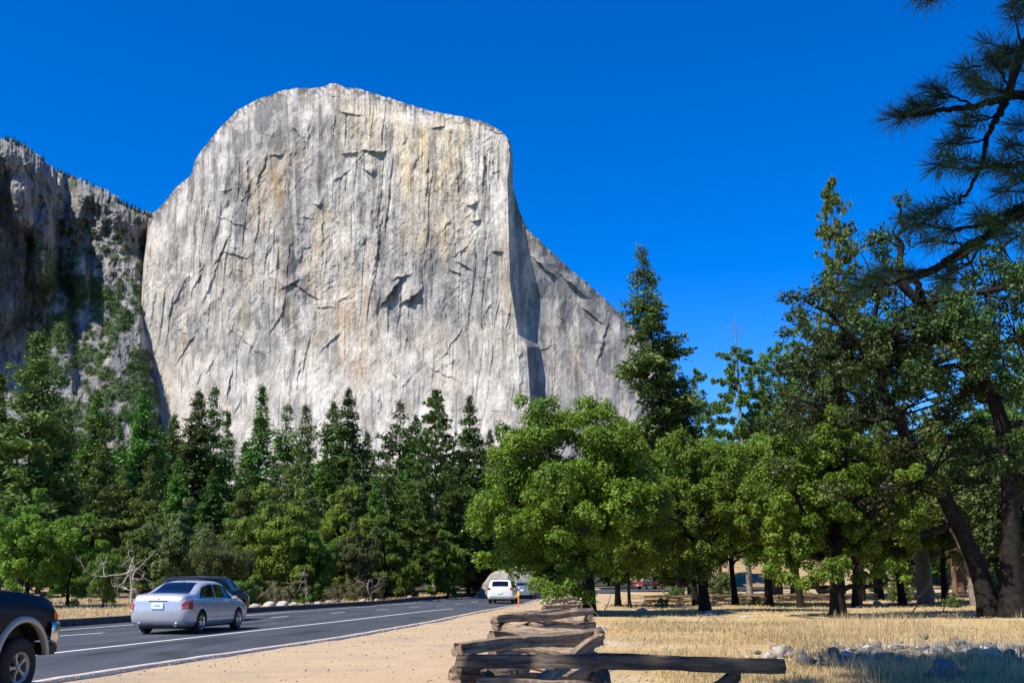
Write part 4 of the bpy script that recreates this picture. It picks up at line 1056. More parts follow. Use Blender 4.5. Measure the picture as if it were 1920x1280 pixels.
def rail(root, a, b, r, m='wood', over=.2, flat=1., label=None):
    a = Vector(a); b = Vector(b); d = (b-a); L = d.length+2*over; rail_n[0] += 1
    me = rail_mesh(L, r, 300+rail_n[0]*7, flat); me.materials.append(M[m])
    o = new_obj('rail', me, root); o.location = (a+b)/2; o.rotation_euler = d.to_track_quat('X', 'Z').to_euler()
    if label: o['label'] = label
    return o
fence = empty('rail_fence', (0, 0, 0)); tag(fence, 'zigzag split rail fence of weathered brown logs running away from the viewer', 'fence')
def ap(px, d): p = at(px, 1240, d); return (p.x, d)
AP = [ap(885, 10.7), ap(1108, 13.3), ap(940, 16.2), ap(1100, 19.2), ap(990, 22.6), ap(1092, 26), ap(1024, 30), ap(1088, 34), ap(1036, 38.5), ap(1080, 43)]
ff = random.Random(6)
for i in range(len(AP)-1):
    (x0, y0), (x1, y1) = AP[i], AP[i+1]; off = .0 if i % 2 else .115
    for k in range(4):
        hz = .235 if i < 4 else .175; z0 = .14+off+k*hz+ff.uniform(-.02, .02); z1 = .14+off+k*hz+ff.uniform(-.02, .02)
        if i == 0: z0, z1 = [(.10, .12), (.30, .44), (.56, .40), (.86, .88)][k]
        if i == 1 and k == 3: z0 += .03
        rail(fence, (x0, y0, z0+Tz(x0, y0)), (x1, y1, z1+Tz(x1, y1)), ff.uniform(.062, .085), over=ff.uniform(.2, .34))
p0 = at(880, 1240, 10.45); p1 = at(1446, 1246, 10.0)
rail(fence, p0, p1, .078, 'wood_dark', .12, .95, 'long straight dark top rail running to the right')
rail(fence, p0-Vector((0, 0, .46)), p1-Vector((0, 0, .52)), .08, 'wood', .1)
rail(fence, p0-Vector((-.05, -.1, .70)), p1-Vector((0, .0, .74)), .08, 'wood', .1)
# crossed stakes that carry the corners
rail(fence, at(1300, 1330, 9.9), at(1372, 1266, 10.2), .085, 'wood_dark', .06, label='short dark leaning prop under the long rail')
rail(fence, at(1140, 1320, 9.8), at(1128, 1262, 10.4), .07, 'wood_dark', .02)
rail(fence, at(1010, 1285, 10.8), at(1120, 1200, 12.7), .085, 'wood', .05, label='slanting rail propped in the first corner')
rail(fence, at(935, 1290, 10.2), at(910, 1262, 10.6), .05, 'wood_dark', .05)
rail(fence, at(850, 1263, 10.55), at(985, 1252, 11.1), .075, 'wood', .02)
rail(fence, at(905, 1284, 10.1), at(1110, 1286, 10.3), .07, 'wood', .05)
# low far log fence across the meadow
f2 = empty('rail_fence', (0, 0, 0)); tag(f2, 'low grey log fence crossing the far meadow beside the footpath', 'fence')
fr2 = random.Random(9)
Q = [(9.8, 80), (12.6, 82), (15.2, 83), (18.2, 85.5), (21, 86.5), (24, 89.5), (27, 91.5), (30, 94.5), (33, 96.5), (36, 99.5), (39.5, 101.5), (43, 105), (47, 108)]
for (x0, y0), (x1, y1) in zip(Q[:-1], Q[1:]):
    for k in range(2):
        rail(f2, (x0, y0, .22+.28*k+Tz(x0, y0)), (x1, y1, .20+.28*k+Tz(x1, y1)+fr2.uniform(-.04, .04)), .12, 'wood', .25)
for x0, y0 in Q: rail(f2, (x0-.3, y0-.3, .1+Tz(x0, y0)), (x0+.3, y0+.3, .1+Tz(x0, y0)), .11, 'wood', .1)

# fallen twigs and the dead tree
def twig(name, paths, r, m, label, cat='branch', loc=(0, 0, 0)):
    tb = Tubes()
    for p in paths:
        p = np.array(p, float); n = 12; tt = np.linspace(0, 1, n); s_ = np.linspace(0, 1, len(p)); P = np.stack([np.interp(tt, s_, p[:, q]) for q in range(3)], 1)
        P[1:-1] = (P[:-2]+P[1:-1]*2+P[2:])/4; tb.add(P, np.linspace(r, r*.25, n)*(1 if len(p) > 2 else .6), 5)
    me = tb.mesh(name); me.materials.append(M[m]); o = new_obj(name, me); tag(o, label, cat); return o
def pp(lst, d): return [tuple(at(a, b, d+(c if len(q) > 2 else 0))) for q in lst for a, b, c in [tuple(q)+(0,) if len(q) < 3 else q]]
d = 40
twig('dead_branch', [pp([(1690,1172), (1718,1140), (1720,1120), (1745,1100), (1748,1078)], d), pp([(1720,1120), (1732,1112), (1748,1080)], d), pp([(1744,1095), (1762,1130), (1766,1142)], d)], .035, 'bark_dark', 'dark bare branch curving up from the grass left of the leaning oak')
twig('dead_branch', [pp([(1768,1148), (1780,1100), (1792,1060), (1798,1040)], 44)], .03, 'bark_dark', 'thin dark upright stem beside the leaning oak')
twig('dead_branch', [pp([(1307,1168), (1312,1155), (1330,1150), (1352,1156), (1368,1160)], 38), pp([(1312,1155), (1322,1152), (1345,1165)], 38), pp([(1330,1150), (1350,1166)], 38)], .022, 'bark_grey', 'arched dead twig lying in the meadow grass')
twig('dead_branch', [pp([(1130,1150), (1142,1128), (1146,1110)], 49), pp([(1098,1140), (1118,1148), (1125,1160)], 47), pp([(1100,1125), (1112,1140), (1112,1160)], 47)], .03, 'deadwood', 'pale curved dead stems at the foot of the big oak')
def deadtree(px, py, d, seed, H, label, m='deadwood', up=1., spread=.7):
    rg = np.random.default_rng(seed); b = at(px, py, d); tb = Tubes()
    def grow(p, dr, L, r, lv):
        n = 7; P = [p]; dd = dr
        for i in range(n-1):
            dd = nrm(dd+rg.normal(0, .22, 3)+np.array([0, 0, .06*up-.02*lv])); P.append(P[-1]+dd*L/(n-1))
        P = np.array(P); tb.add(P, np.linspace(r, r*.45, n), 5)
        if lv < 4:
            for q in range(rg.integers(2, 5) if lv else 5):
                j = rg.integers(2, n); a = nrm(dd*.5+rg.normal(0, spread, 3)); grow(P[j], a, L*rg.uniform(.45, .75), r*.5, lv+1)
    grow(np.array([0, 0, 0.]), np.array([.1, 0, 1.]), H*.45, .085, 0)
    me = tb.mesh('dead_tree'); me.materials.append(M[m]); o = new_obj('dead_tree', me); o.location = b; tag(o, label, 'dead tree'); return o
deadtree(246, 1128, 54, 4, 5.2, 'bleached bare dead tree with tangled drooping branches left of the silver sedan', spread=.62)
deadtree(700, 1128, 80, 8, 4., 'grey twiggy dead sapling on the verge', 'bark_grey')
deadtree(575, 1120, 66, 10, 3., 'grey bare twigs among the brush above the white stones', 'bark_grey')


# litter on the sandy verge: small loose pebbles
def litter():
    rg = np.random.default_rng(44); n = 2600; y = 8*(90/8)**rg.uniform(0, 1, n); t_ = rg.uniform(0, 1, n); e = rg.random(n) < .45; t_ = np.where(e, rg.choice([0., 1.], n)+rg.normal(0, .06, n)*np.where(rg.random(n) < .5, 1, 1), t_)
    x = xr(y)+.25+(path_right(y)-xr(y)-.1)*np.clip(t_, .01, 1.15); s_ = rg.uniform(.005, .02, n)*(1+.02*y)
    base = np.array([(1, 0, 0), (0, 1, 0), (-1, 0, 0), (0, -1, 0), (0, 0, .8), (0, 0, -.6)]); f = np.array([(0, 1, 4), (1, 2, 4), (2, 3, 4), (3, 0, 4), (1, 0, 5), (2, 1, 5), (3, 2, 5), (0, 3, 5)])
    V = base[None]*s_[:, None, None]*rg.uniform(.6, 1.3, (n, 6, 3)); V[:, :, 0] += x[:, None]; V[:, :, 1] += y[:, None]; V[:, :, 2] += (T(x, y)+.055+s_*.2)[:, None]
    F = (f[None]+np.arange(n)[:, None, None]*6).reshape(-1, 3)
    o = new_obj('gravel', npmesh('gravel', V.reshape(-1, 3), F), mat=M['pebble']); tag(o, 'loose pebbles scattered on the sandy verge', 'gravel', kind='stuff')
litter()

# ---------------------------------------------------------------- vehicles
def pchip(xs, ys, x):
    xs = np.array(xs, float); ys = np.array(ys, float); h = np.diff(xs); dl = np.diff(ys)/h; m = np.zeros(len(xs))
    for i in range(1, len(xs)-1):
        if dl[i-1]*dl[i] > 0: w1 = 2*h[i]+h[i-1]; w2 = h[i]+2*h[i-1]; m[i] = (w1+w2)/(w1/dl[i-1]+w2/dl[i])
    m[0] = dl[0]; m[-1] = dl[-1]; i = int(np.clip(np.searchsorted(xs, x)-1, 0, len(xs)-2)); t = (x-xs[i])/h[i]
    return (2*t**3-3*t*t+1)*ys[i]+(t**3-2*t*t+t)*h[i]*m[i]+(-2*t**3+3*t*t)*ys[i+1]+(t**3-t*t)*h[i]*m[i+1]
class Car:
    """st rows: x, half width, bottom z, shoulder z, half width of the top, top z ; x forward"""
    def __init__(s, st): s.st = st; s.xs = [r[0] for r in st]
    def sec(s, x):
        w, zb, zs, wt, zt = [pchip(s.xs, [r[k] for r in s.st], x) for k in range(1, 6)]
        up = zt-zs
        return [(0, zb), (w*.78, zb), (w*.95, zb+.05), (w*.995, zb+.18), (w*1.0, zb*.45+zs*.55), (w*.985, zs-.05), (w*.955, zs), (w*.955+(wt-w*.955)*.12, zs+up*.10), (w*.955+(wt-w*.955)*.88, zs+up*.86), (wt-.03, zt-up*.05-.004), (wt-.14, zt), (wt*.5, zt+.014), (0, zt+.02)]
    VK = [0, .10, .14, .19, .30, .42, .45, .48, .78, .82, .87, .94, 1.0]
    def P(s, x, v, side=1, off=0.):
        c = s.sec(x); y = float(np.interp(v, s.VK, [q[0] for q in c])); z = float(np.interp(v, s.VK, [q[1] for q in c]))
        if off:
            e = 1e-3; a = np.array([x+e*5, float(np.interp(v, s.VK, [q[0] for q in s.sec(x+e*5)])), float(np.interp(v, s.VK, [q[1] for q in s.sec(x+e*5)]))])
            v1, v0 = min(v+.01, 1), max(v-.01, 0)
            dv = np.array([0, np.interp(v1, s.VK, [q[0] for q in c])-np.interp(v0, s.VK, [q[0] for q in c]), np.interp(v1, s.VK, [q[1] for q in c])-np.interp(v0, s.VK, [q[1] for q in c])])
            dx = a-np.array([x, y, z]); n = np.cross(dx, dv); n = n/max(np.linalg.norm(n), 1e-9)
            if n[1] < 0 and v < .8: n = -n
            if v >= .8 and n[2] < 0: n = -n
            return (x+n[0]*off, (y+n[1]*off)*side, z+n[2]*off)
        return (x, y*side, z)
    def body(s, m, axles, wr, root, well='trim', nx=110):
        xs = np.unique(np.concatenate([np.linspace(s.xs[0], s.xs[-1], nx), s.xs])); vs = sorted(set(s.VK+[.24, .36, .58, .68, .97, .05]))
        bm = bmesh.new(); rows = []
        for x in xs:
            R = [bm.verts.new(s.P(x, v, 1)) for v in vs]; Lf = [R[0]]+[bm.verts.new(s.P(x, v, -1)) for v in vs[1:-1]]+[R[-1]]; rows.append((R, Lf))
        for (R, Lf), (R2, L2) in zip(rows[:-1], rows[1:]):
            for i in range(len(vs)-1):
                bm.faces.new((R[i], R2[i], R2[i+1], R[i+1])); bm.faces.new((Lf[i+1], L2[i+1], L2[i], Lf[i]))
        for k, (R, Lf) in ((0, rows[0]), (1, rows[-1])):
            loop = R+Lf[-2:0:-1]; bm.faces.new(loop if k == 0 else loop[::-1])
        bmesh.ops.recalc_face_normals(bm, faces=bm.faces)
        me = bpy.data.meshes.new('body'); bm.to_mesh(me); bm.free(); me.polygons.foreach_set('use_smooth', np.ones(len(me.polygons), bool))
        me.materials.append(M[m]); me.materials.append(M[well])
        o = bpy.data.objects.new('body_tmp', me); COL.objects.link(o)
        cut = []
        for ax in axles:
            for sd in (-1, 1):
                b2 = bmesh.new(); bmesh.ops.create_cone(b2, cap_ends=True, segments=40, radius1=wr*1.13, radius2=wr*1.13, depth=.5)
                bmesh.ops.rotate(b2, verts=b2.verts, cent=(0, 0, 0), matrix=Matrix.Rotation(math.pi/2, 3, 'X'))
                bmesh.ops.translate(b2, verts=b2.verts, vec=(ax, sd*(s.sec(ax)[4][0]-.03), wr*1.0))
                mc = bpy.data.meshes.new('c'); b2.to_mesh(mc); b2.free(); oc = bpy.data.objects.new('c', mc); COL.objects.link(oc)
                md = o.modifiers.new('b', 'BOOLEAN'); md.operation = 'DIFFERENCE'; md.object = oc; md.solver = 'EXACT'; cut.append(oc)
        bpy.context.view_layer.update()
        dg = bpy.context.evaluated_depsgraph_get(); me2 = bpy.data.meshes.new_from_object(o.evaluated_get(dg))
        me2.name = 'body'
        bpy.data.objects.remove(o)
        for c in cut: bpy.data.objects.remove(c)
        for p in me2.polygons:
            for ax in axles:
                c = p.center; rr = math.hypot(c.x-ax, c.z-wr)
                nn_ = p.normal
                if rr < wr*1.16 and abs(c.y) < s.sec(ax)[4][0]+.1 and (abs(nn_.y) < .25 or abs(c.y) < s.sec(ax)[4][0]-.2) and c.z < wr*2.2: p.material_index = 1
        s.ob = new_obj('body', me2, root); return s.ob
    def patch(s, name, poly, m, parent, side=1, off=.005, n=7, both=False, axis=None):
        """poly(a, b) -> (x, v) for a,b in 0..1"""
        V = []; F = []
        for sd in ((1, -1) if both else (side,)):
            b0 = len(V)
            for i in range(n):
                for j in range(n):
                    x, v = poly(i/(n-1), j/(n-1)); V.append(s.P(x, v, sd, off))
            F += [(b0+i*n+j, b0+i*n+j+1, b0+(i+1)*n+j+1, b0+(i+1)*n+j) for i in range(n-1) for j in range(n-1)]
        me = bpy.data.meshes.new(name); me.from_pydata(V, [], F); me.polygons.foreach_set('use_smooth', np.ones(len(F), bool)); me.materials.append(M[m])
        return new_obj(name, me, parent)
def boxo(name, loc, size, m, parent, bev=.01, rot=None):
    bm = bmesh.new(); bmesh.ops.create_cube(bm, size=1)
    for v in bm.verts: v.co = Vector((v.co.x*size[0], v.co.y*size[1], v.co.z*size[2]))
    bmesh.ops.bevel(bm, geom=bm.edges[:], offset=min(bev, min(size)*.45), segments=2, affect='EDGES')
    me = bpy.data.meshes.new(name); bm.to_mesh(me); bm.free(); me.materials.append(M[m]); o = new_obj(name, me, parent); o.location = loc
    if rot: o.rotation_euler = rot
    return o
def lathe(prof, n=36):
    V = []; F = []
    for i in range(n):
        a = 2*math.pi*i/n
        for r, y in prof: V.append((r*math.cos(a), y, r*math.sin(a)))
    k = len(prof)
    for i in range(n):
        for j in range(k-1): a = i*k+j; b = ((i+1) % n)*k+j; F.append((a, b, b+1, a+1))
    return V, F
def wheel(root, loc, r, w_, side, rimm='chrome', spokes=7, rf_=.62, ring=False):
    e = bpy.data.objects.new('wheel', None); COL.objects.link(e); e.parent = root; e.location = loc; e.empty_display_size = .1
    if side < 0: e.rotation_euler = (0, 0, math.pi)
    V, F = lathe([(r*.6, -w_/2), (r*.86, -w_/2), (r*.97, -w_*.40), (r, -w_*.25), (r, w_*.25), (r*.97, w_*.40), (r*.86, w_/2), (r*rf_, w_/2-.005), (r*rf_-.01, w_*.3), (r*.6, -w_/2)])
    me = bpy.data.meshes.new('tyre'); me.from_pydata(V, [], F); me.polygons.foreach_set('use_smooth', np.ones(len(F), bool)); me.materials.append(M['rubber']); new_obj('tyre', me, e)
    ri = r*rf_
    V, F = lathe([(0, w_*.05), (ri-.03, w_*.02), (ri-.03, w_*.40), (ri-.005, w_*.47), (ri+.004, w_*.49), (ri+.008, w_*.42)])
    me = bpy.data.meshes.new('rim'); 
    V = list(V); F = list(F); base = len(V)
    back = len(F)
    for q in range(spokes):
        a = 2*math.pi*q/spokes; ca, sa = math.cos(a), math.sin(a); wd0, wd1 = ri*.10, ri*.16
        b = len(V)
        for (rr, hw, yy) in ((ri*.12, wd0, w_*.40), (ri*.55, wd0*.9, w_*.36), (ri-.02, wd1, w_*.42)):
            for sg in (-1, 1):
                V.append((rr*ca-sg*hw*sa, yy, rr*sa+sg*hw*ca)); V.append((rr*ca-sg*hw*sa, yy-.05, rr*sa+sg*hw*ca))
        for k in range(2):
            o_ = b+k*4; F += [(o_, o_+4, o_+6, o_+2), (o_, o_+1, o_+5, o_+4), (o_+2, o_+6, o_+7, o_+3)]
    V2, F2 = lathe([(0, w_*.46), (ri*.14, w_*.45), (ri*.2, w_*.38), (ri*.2, w_*.3)], 16); b = len(V); V += V2; F += [tuple(i+b for i in f) for f in F2]
    me.from_pydata(V, [], F); me.materials.append(M[rimm]); me.materials.append(M['trim'])
    for i, p in enumerate(me.polygons):
        c = p.center; rr = math.hypot(c.x, c.z)
        if i < back and c.y < w_*.1: p.material_index = 1
    new_obj('rim', me, e); return e
def seams(car, xs, m, parent, v0=.17, v1=.46):
    for x in xs:
        for sd in (1, -1): car.patch('door_seam', lambda a, b: (x+.006*(a-.5)*2, v0+(v1-v0)*b), m, parent, sd, .003, 6)
def cross(a, x0, x1, vl, vr):  # helper for transverse glass: a from one side to the other
    pass
def glass_across(car, name, x0, x1, v0, m, parent, off=.006, inset=.0, n=9):
    """pane across the centre line between stations x0 (bottom) and x1 (top)"""
    V = []; nn = 2*n-1
    for i in range(n):
        x = x0+(x1-x0)*i/(n-1)
        for j in range(nn):
            s_ = (j-(n-1))/(n-1); v = 1-abs(s_)*(1-v0); V.append(car.P(x, v, 1 if s_ >= 0 else -1, off))
    F = [(i*nn+j, i*nn+j+1, (i+1)*nn+j+1, (i+1)*nn+j) for i in range(n-1) for j in range(nn-1)]
    me = bpy.data.meshes.new(name); me.from_pydata(V, [], F); me.polygons.foreach_set('use_smooth', np.ones(len(F), bool)); me.materials.append(M[m]); return new_obj(name, me, parent)
def put(root, px, py, d, heading, z=None):
    p = at(px, py, d); root.location = (p.x, d, Tz(p.x, d)); root.rotation_euler = (0, 0, math.pi/2-rad(heading))

# silver sedan, seen from behind right
def sedan():
    root = empty('sedan'); tag(root, 'silver four door sedan driving away on the road', 'car')
    c = Car([(-2.42,.70,.42,.78,.62,.88),(-2.385,.79,.32,.88,.67,.99),(-2.32,.84,.27,.92,.71,1.07),(-2.2,.87,.24,.93,.74,1.12),(-2.0,.895,.20,.96,.76,1.125),(-1.72,.905,.19,.97,.755,1.135),(-1.5,.905,.18,.95,.72,1.20),(-1.0,.905,.18,.93,.65,1.41),(-.45,.905,.18,.91,.63,1.49),(.15,.905,.18,.90,.635,1.48),(.55,.905,.18,.89,.65,1.41),(1.0,.905,.18,.90,.66,1.19),(1.35,.90,.19,.89,.73,1.02),(1.75,.885,.20,.85,.74,.95),(2.15,.85,.22,.76,.70,.84),(2.33,.76,.26,.66,.60,.72),(2.41,.62,.34,.56,.48,.60)])
    c.body('silver', (-1.39, 1.38), .325, root)
    for ax in (-1.39, 1.38):
        for sd in (1, -1): wheel(root, (ax, sd*.80, .325), .325, .215, sd, 'chrome', 8)
    glass_across(c, 'rear_window', -1.84, -.90, .88, 'glass', root)
    glass_across(c, 'windshield', 1.22, .50, .88, 'glass', root)
    for sd in (1, -1):
        def win(x0, x1, q0=.505, q1=.765, t0=0, t1=0):
            return lambda a, b: (x0+(x1-x0)*a + b*(t0*(1-a)+t1*a), q0+(q1-q0)*b)
        c.patch('side_window', win(-1.52, -.36, t0=.34), 'glass', root, sd, .006)
        c.patch('side_window', win(-.27, 1.02, t1=-.42), 'glass', root, sd, .006)
        h = [boxo('door_handle', c.P(xx, .435, sd, .02), (.19, .03, .035), 'chrome', root) for xx in (-.62, .42)]
        o = boxo('mirror', (.78, sd*.99, .98), (.13, .20, .13), 'silver', root, .04)
        # tail lamp wraps round the corner: red with a clear lower lens and amber top
        c.patch('taillight', lambda a, b: (-2.405+.36*a, .335+.115*b), 'tail', root, sd, .020, 16)
        c.patch('reverse_lamp', lambda a, b: (-2.40+.22*a, .30+.04*b), 'tail_clear', root, sd, .022, 12)
        c.patch('turn_signal', lambda a, b: (-2.33+.16*a, .425+.02*b), 'amber', root, sd, .024, 8)
        c.patch('headlight', lambda a, b: (1.95+.36*a, .36+.07*b), 'tail_clear', root, sd, .006)
        e_ = lathe([(.028, -.08), (.043, -.08), (.045, .05), (.036, .05), (.03, -.04), (.0, -.04)], 18)
        me = bpy.data.meshes.new('exhaust_pipe'); me.from_pydata([(y, x, z) for x, y, z in e_[0]], [], e_[1]); me.materials.append(M['chrome']); o = new_obj('exhaust_pipe', me, root); o.location = (-2.37, sd*.56, .27); o.rotation_euler = (0, 0, math.pi)
    seams(c, (-.31, .98, -1.28), 'trim', root, .17, .47)
    boxo('licence_plate', (-2.44, 0, .80), (.03, .36, .17), 'plate', root, .004)
    pl = boxo('plate_mark', (-2.457, 0, .80), (.004, .18, .03), 'plate_ink', root, .001)
    boxo('trunk_trim', (-2.40, 0, .925), (.05, .56, .025), 'trim', root, .006)
    boxo('emblem', (-2.40, 0, 1.01), (.02, .05, .04), 'chrome', root, .006)
    boxo('underbody', (0, 0, .20), (4.2, 1.4, .10), 'trim', root, .02)
    boxo('antenna_fin', (-.80, 0, 1.47), (.14, .03, .05), 'silver', root, .012)
    return root
sd_ = sedan(); put(sd_, 360, 1187, 33.8, 8.0)

def suv(name, label, paint, cat, H=1.75, L=4.7, W=.93, kind='suv', rimm='chrome', wr=.37, dark_low=None, hood=1.1):
    root = empty(name); tag(root, label, cat); r_ = -L/2; f_ = L/2
    zs = hood-.06
    rake = .12 if kind != 'van' else .06
    c = Car([(r_,W*.80,.48,zs-.05,W*.66,zs-.02),(r_+.03,W*.93,.36,zs,W*.80,zs+.16),(r_+.10,W*.98,.32,zs,W*.83,zs+.34),(r_+.22,W*.99,.30,zs,W*.80,H-.16),(r_+.42,W,.28,zs,W*.77,H-.03),(r_+1.2,W,.27,zs,W*.76,H),(.2,W,.27,zs,W*.76,H-.01),(.62,W,.27,zs,W*.77,H-.08),(1.0,W,.27,zs,W*.80,(H+hood)/2+.04),(1.32,W,.27,zs-.01,W*.85,hood+.05),(f_-.5,W*.98,.28,zs-.05,W*.86,hood-.02),(f_-.15,W*.94,.30,zs-.12,W*.82,hood-.10),(f_-.03,W*.88,.34,zs-.22,W*.76,hood-.22),(f_,W*.8,.40,zs-.3,W*.66,hood-.34)])
    ax = (r_+.98, f_-.92)
    c.body(paint, ax, wr, root)
    for a_ in ax:
        for sd in (1, -1): wheel(root, (a_, sd*(W-.12), wr), wr, .23, sd, rimm, 6)
    glass_across(c, 'rear_window', r_+.036, r_+.24, .885, 'glass', root, .012)
    glass_across(c, 'windshield', 1.27, .62, .885, 'glass', root)
    for sd in (1, -1):
        for x0, x1, t0, t1 in ((r_+.42, r_+1.22, .05, 0), (r_+1.30, -.08 if L > 4.4 else 0, 0, 0), (0. if L > 4.4 else .08, 1.08, 0, -.42)):
            if x1-x0 < .25: continue
            c.patch('side_window', lambda a, b: (x0+(x1-x0)*a+b*(t0*(1-a)+t1*a), .505+.26*b), 'glass', root, sd, .006)
        boxo('taillight', (r_+.055, sd*W*.84, zs+.02), (.16, .26 if kind == 'van' else .18, .17 if kind == 'van' else .3), 'tail', root, .04)
        c.patch('headlight', lambda a, b: (f_-.34+.28*a, .36+.07*b), 'tail_clear', root, sd, .008)
        boxo('mirror', (.92, sd*(W+.10), zs+.06), (.13, .2, .17), paint, root, .04)
        for xx in (-.5, .4): boxo('door_handle', c.P(xx, .43, sd, .02), (.17, .03, .035), paint, root)
        boxo('roof_rail', (-.55, sd*W*.62, H+.035), (2.2, .04, .04), 'trim', root, .012)
    seams(c, (-.04, 1.02, r_+1.26), 'trim', root)
    boxo('rear_bumper', (r_-.01, 0, .46), (.12, W*1.62, .2), dark_low or paint, root, .04)
    boxo('licence_plate', (r_-.02, 0, .80), (.03, .34, .16), 'plate', root, .004)
    boxo('underbody', (0, 0, .27), (L*.9, W*1.5, .12), 'trim', root, .02)
    return root
van = suv('minivan', 'white minivan driving away between the marker post and the boulder', 'white_paint', 'minivan', 1.75, 5.0, .97, 'van', 'chrome', .34, 'flare', 1.12)
put(van, 944, 1131, 84, 5.5)
s2 = suv('suv', 'black sport utility vehicle mostly hidden behind the silver sedan', 'black_paint', 'car', 1.66, 4.7, .93, 'suv', 'chrome', .38)
put(s2, 383, 1170, 42.0, 8)
s3 = suv('suv', 'small grey blue car driving beyond the white minivan', 'blue_paint', 'car', 1.6, 4.4, .9, 'suv', 'chrome', .34)
put(s3, 985, 1118, 104, 9)

# far pickup with a camper shell
def camper():
    root = empty('pickup_truck'); tag(root, 'far red pickup truck with white camper shell and cab top', 'pickup')
    c = Car([(-2.6,.80,.55,.95,.78,1.0),(-2.55,.93,.48,1.06,.86,1.12),(-1.0,.95,.45,1.07,.86,1.13),(.5,.95,.42,1.06,.86,1.13),(1.2,.95,.42,1.05,.86,1.12),(2.3,.93,.45,1.0,.86,1.08),(2.55,.9,.5,.95,.80,1.0),(2.62,.8,.55,.9,.7,.92)])
    c.body('red_paint', (-1.55, 1.65), .38, root)
    sh = Car([(-2.5,.80,1.08,1.16,.70,1.3),(-2.46,.88,1.08,1.2,.72,1.66),(-2.3,.9,1.08,1.2,.74,1.82),(-.6,.9,1.08,1.2,.74,1.82),(-.52,.88,1.08,1.2,.72,1.75),(-.48,.86,1.08,1.2,.68,1.70),(.0,.88,1.08,1.17,.68,1.74),(.45,.88,1.08,1.17,.68,1.74),(.8,.88,1.08,1.16,.74,1.45),(1.12,.88,1.08,1.14,.80,1.17)])
    xs = np.linspace(-2.5, 1.12, 60); V = []; vs = [v for v in Car.VK if v >= .14]
    for x in xs:
        for v in vs: V.append(sh.P(x, v, 1))
        for v in vs[::-1][1:]: V.append(sh.P(x, v, -1))
    k = len(vs)*2-1; F = [(i*k+j, i*k+j+1, (i+1)*k+j+1, (i+1)*k+j) for i in range(len(xs)-1) for j in range(k-1)]+[tuple(range(k)), tuple(range((len(xs)-1)*k, len(xs)*k))[::-1]]
    me = bpy.data.meshes.new('camper_shell'); me.from_pydata(V, [], F); me.materials.append(M['white_paint']); new_obj('camper_shell', me, root)
    for sd in (1, -1):
        sh.patch('side_window', lambda a, b: (-2.15+1.25*a, .53+.2*b), 'glass', root, sd, .01)
        sh.patch('side_window', lambda a, b: (-.35+1.05*a-.3*a*b, .52+.22*b), 'glass', root, sd, .01)
        c.patch('taillight', lambda a, b: (-2.56+.1*a, .34+.08*b), 'tail', root, sd, .01)
        for a_ in (-1.55, 1.65): wheel(root, (a_, sd*.85, .38), .38, .26, sd, 'white_paint', 6)
    boxo('rear_bumper', (-2.68, 0, .55), (.14, 1.7, .2), 'chrome', root, .03); boxo('front_bumper', (2.7, 0, .55), (.14, 1.75, .2), 'chrome', root, .03)
    boxo('licence_plate', (-2.77, 0, .58), (.03, .34, .16), 'plate', root)
    return root
cp = camper(); put(cp, 1221, 1103, 160, 52)

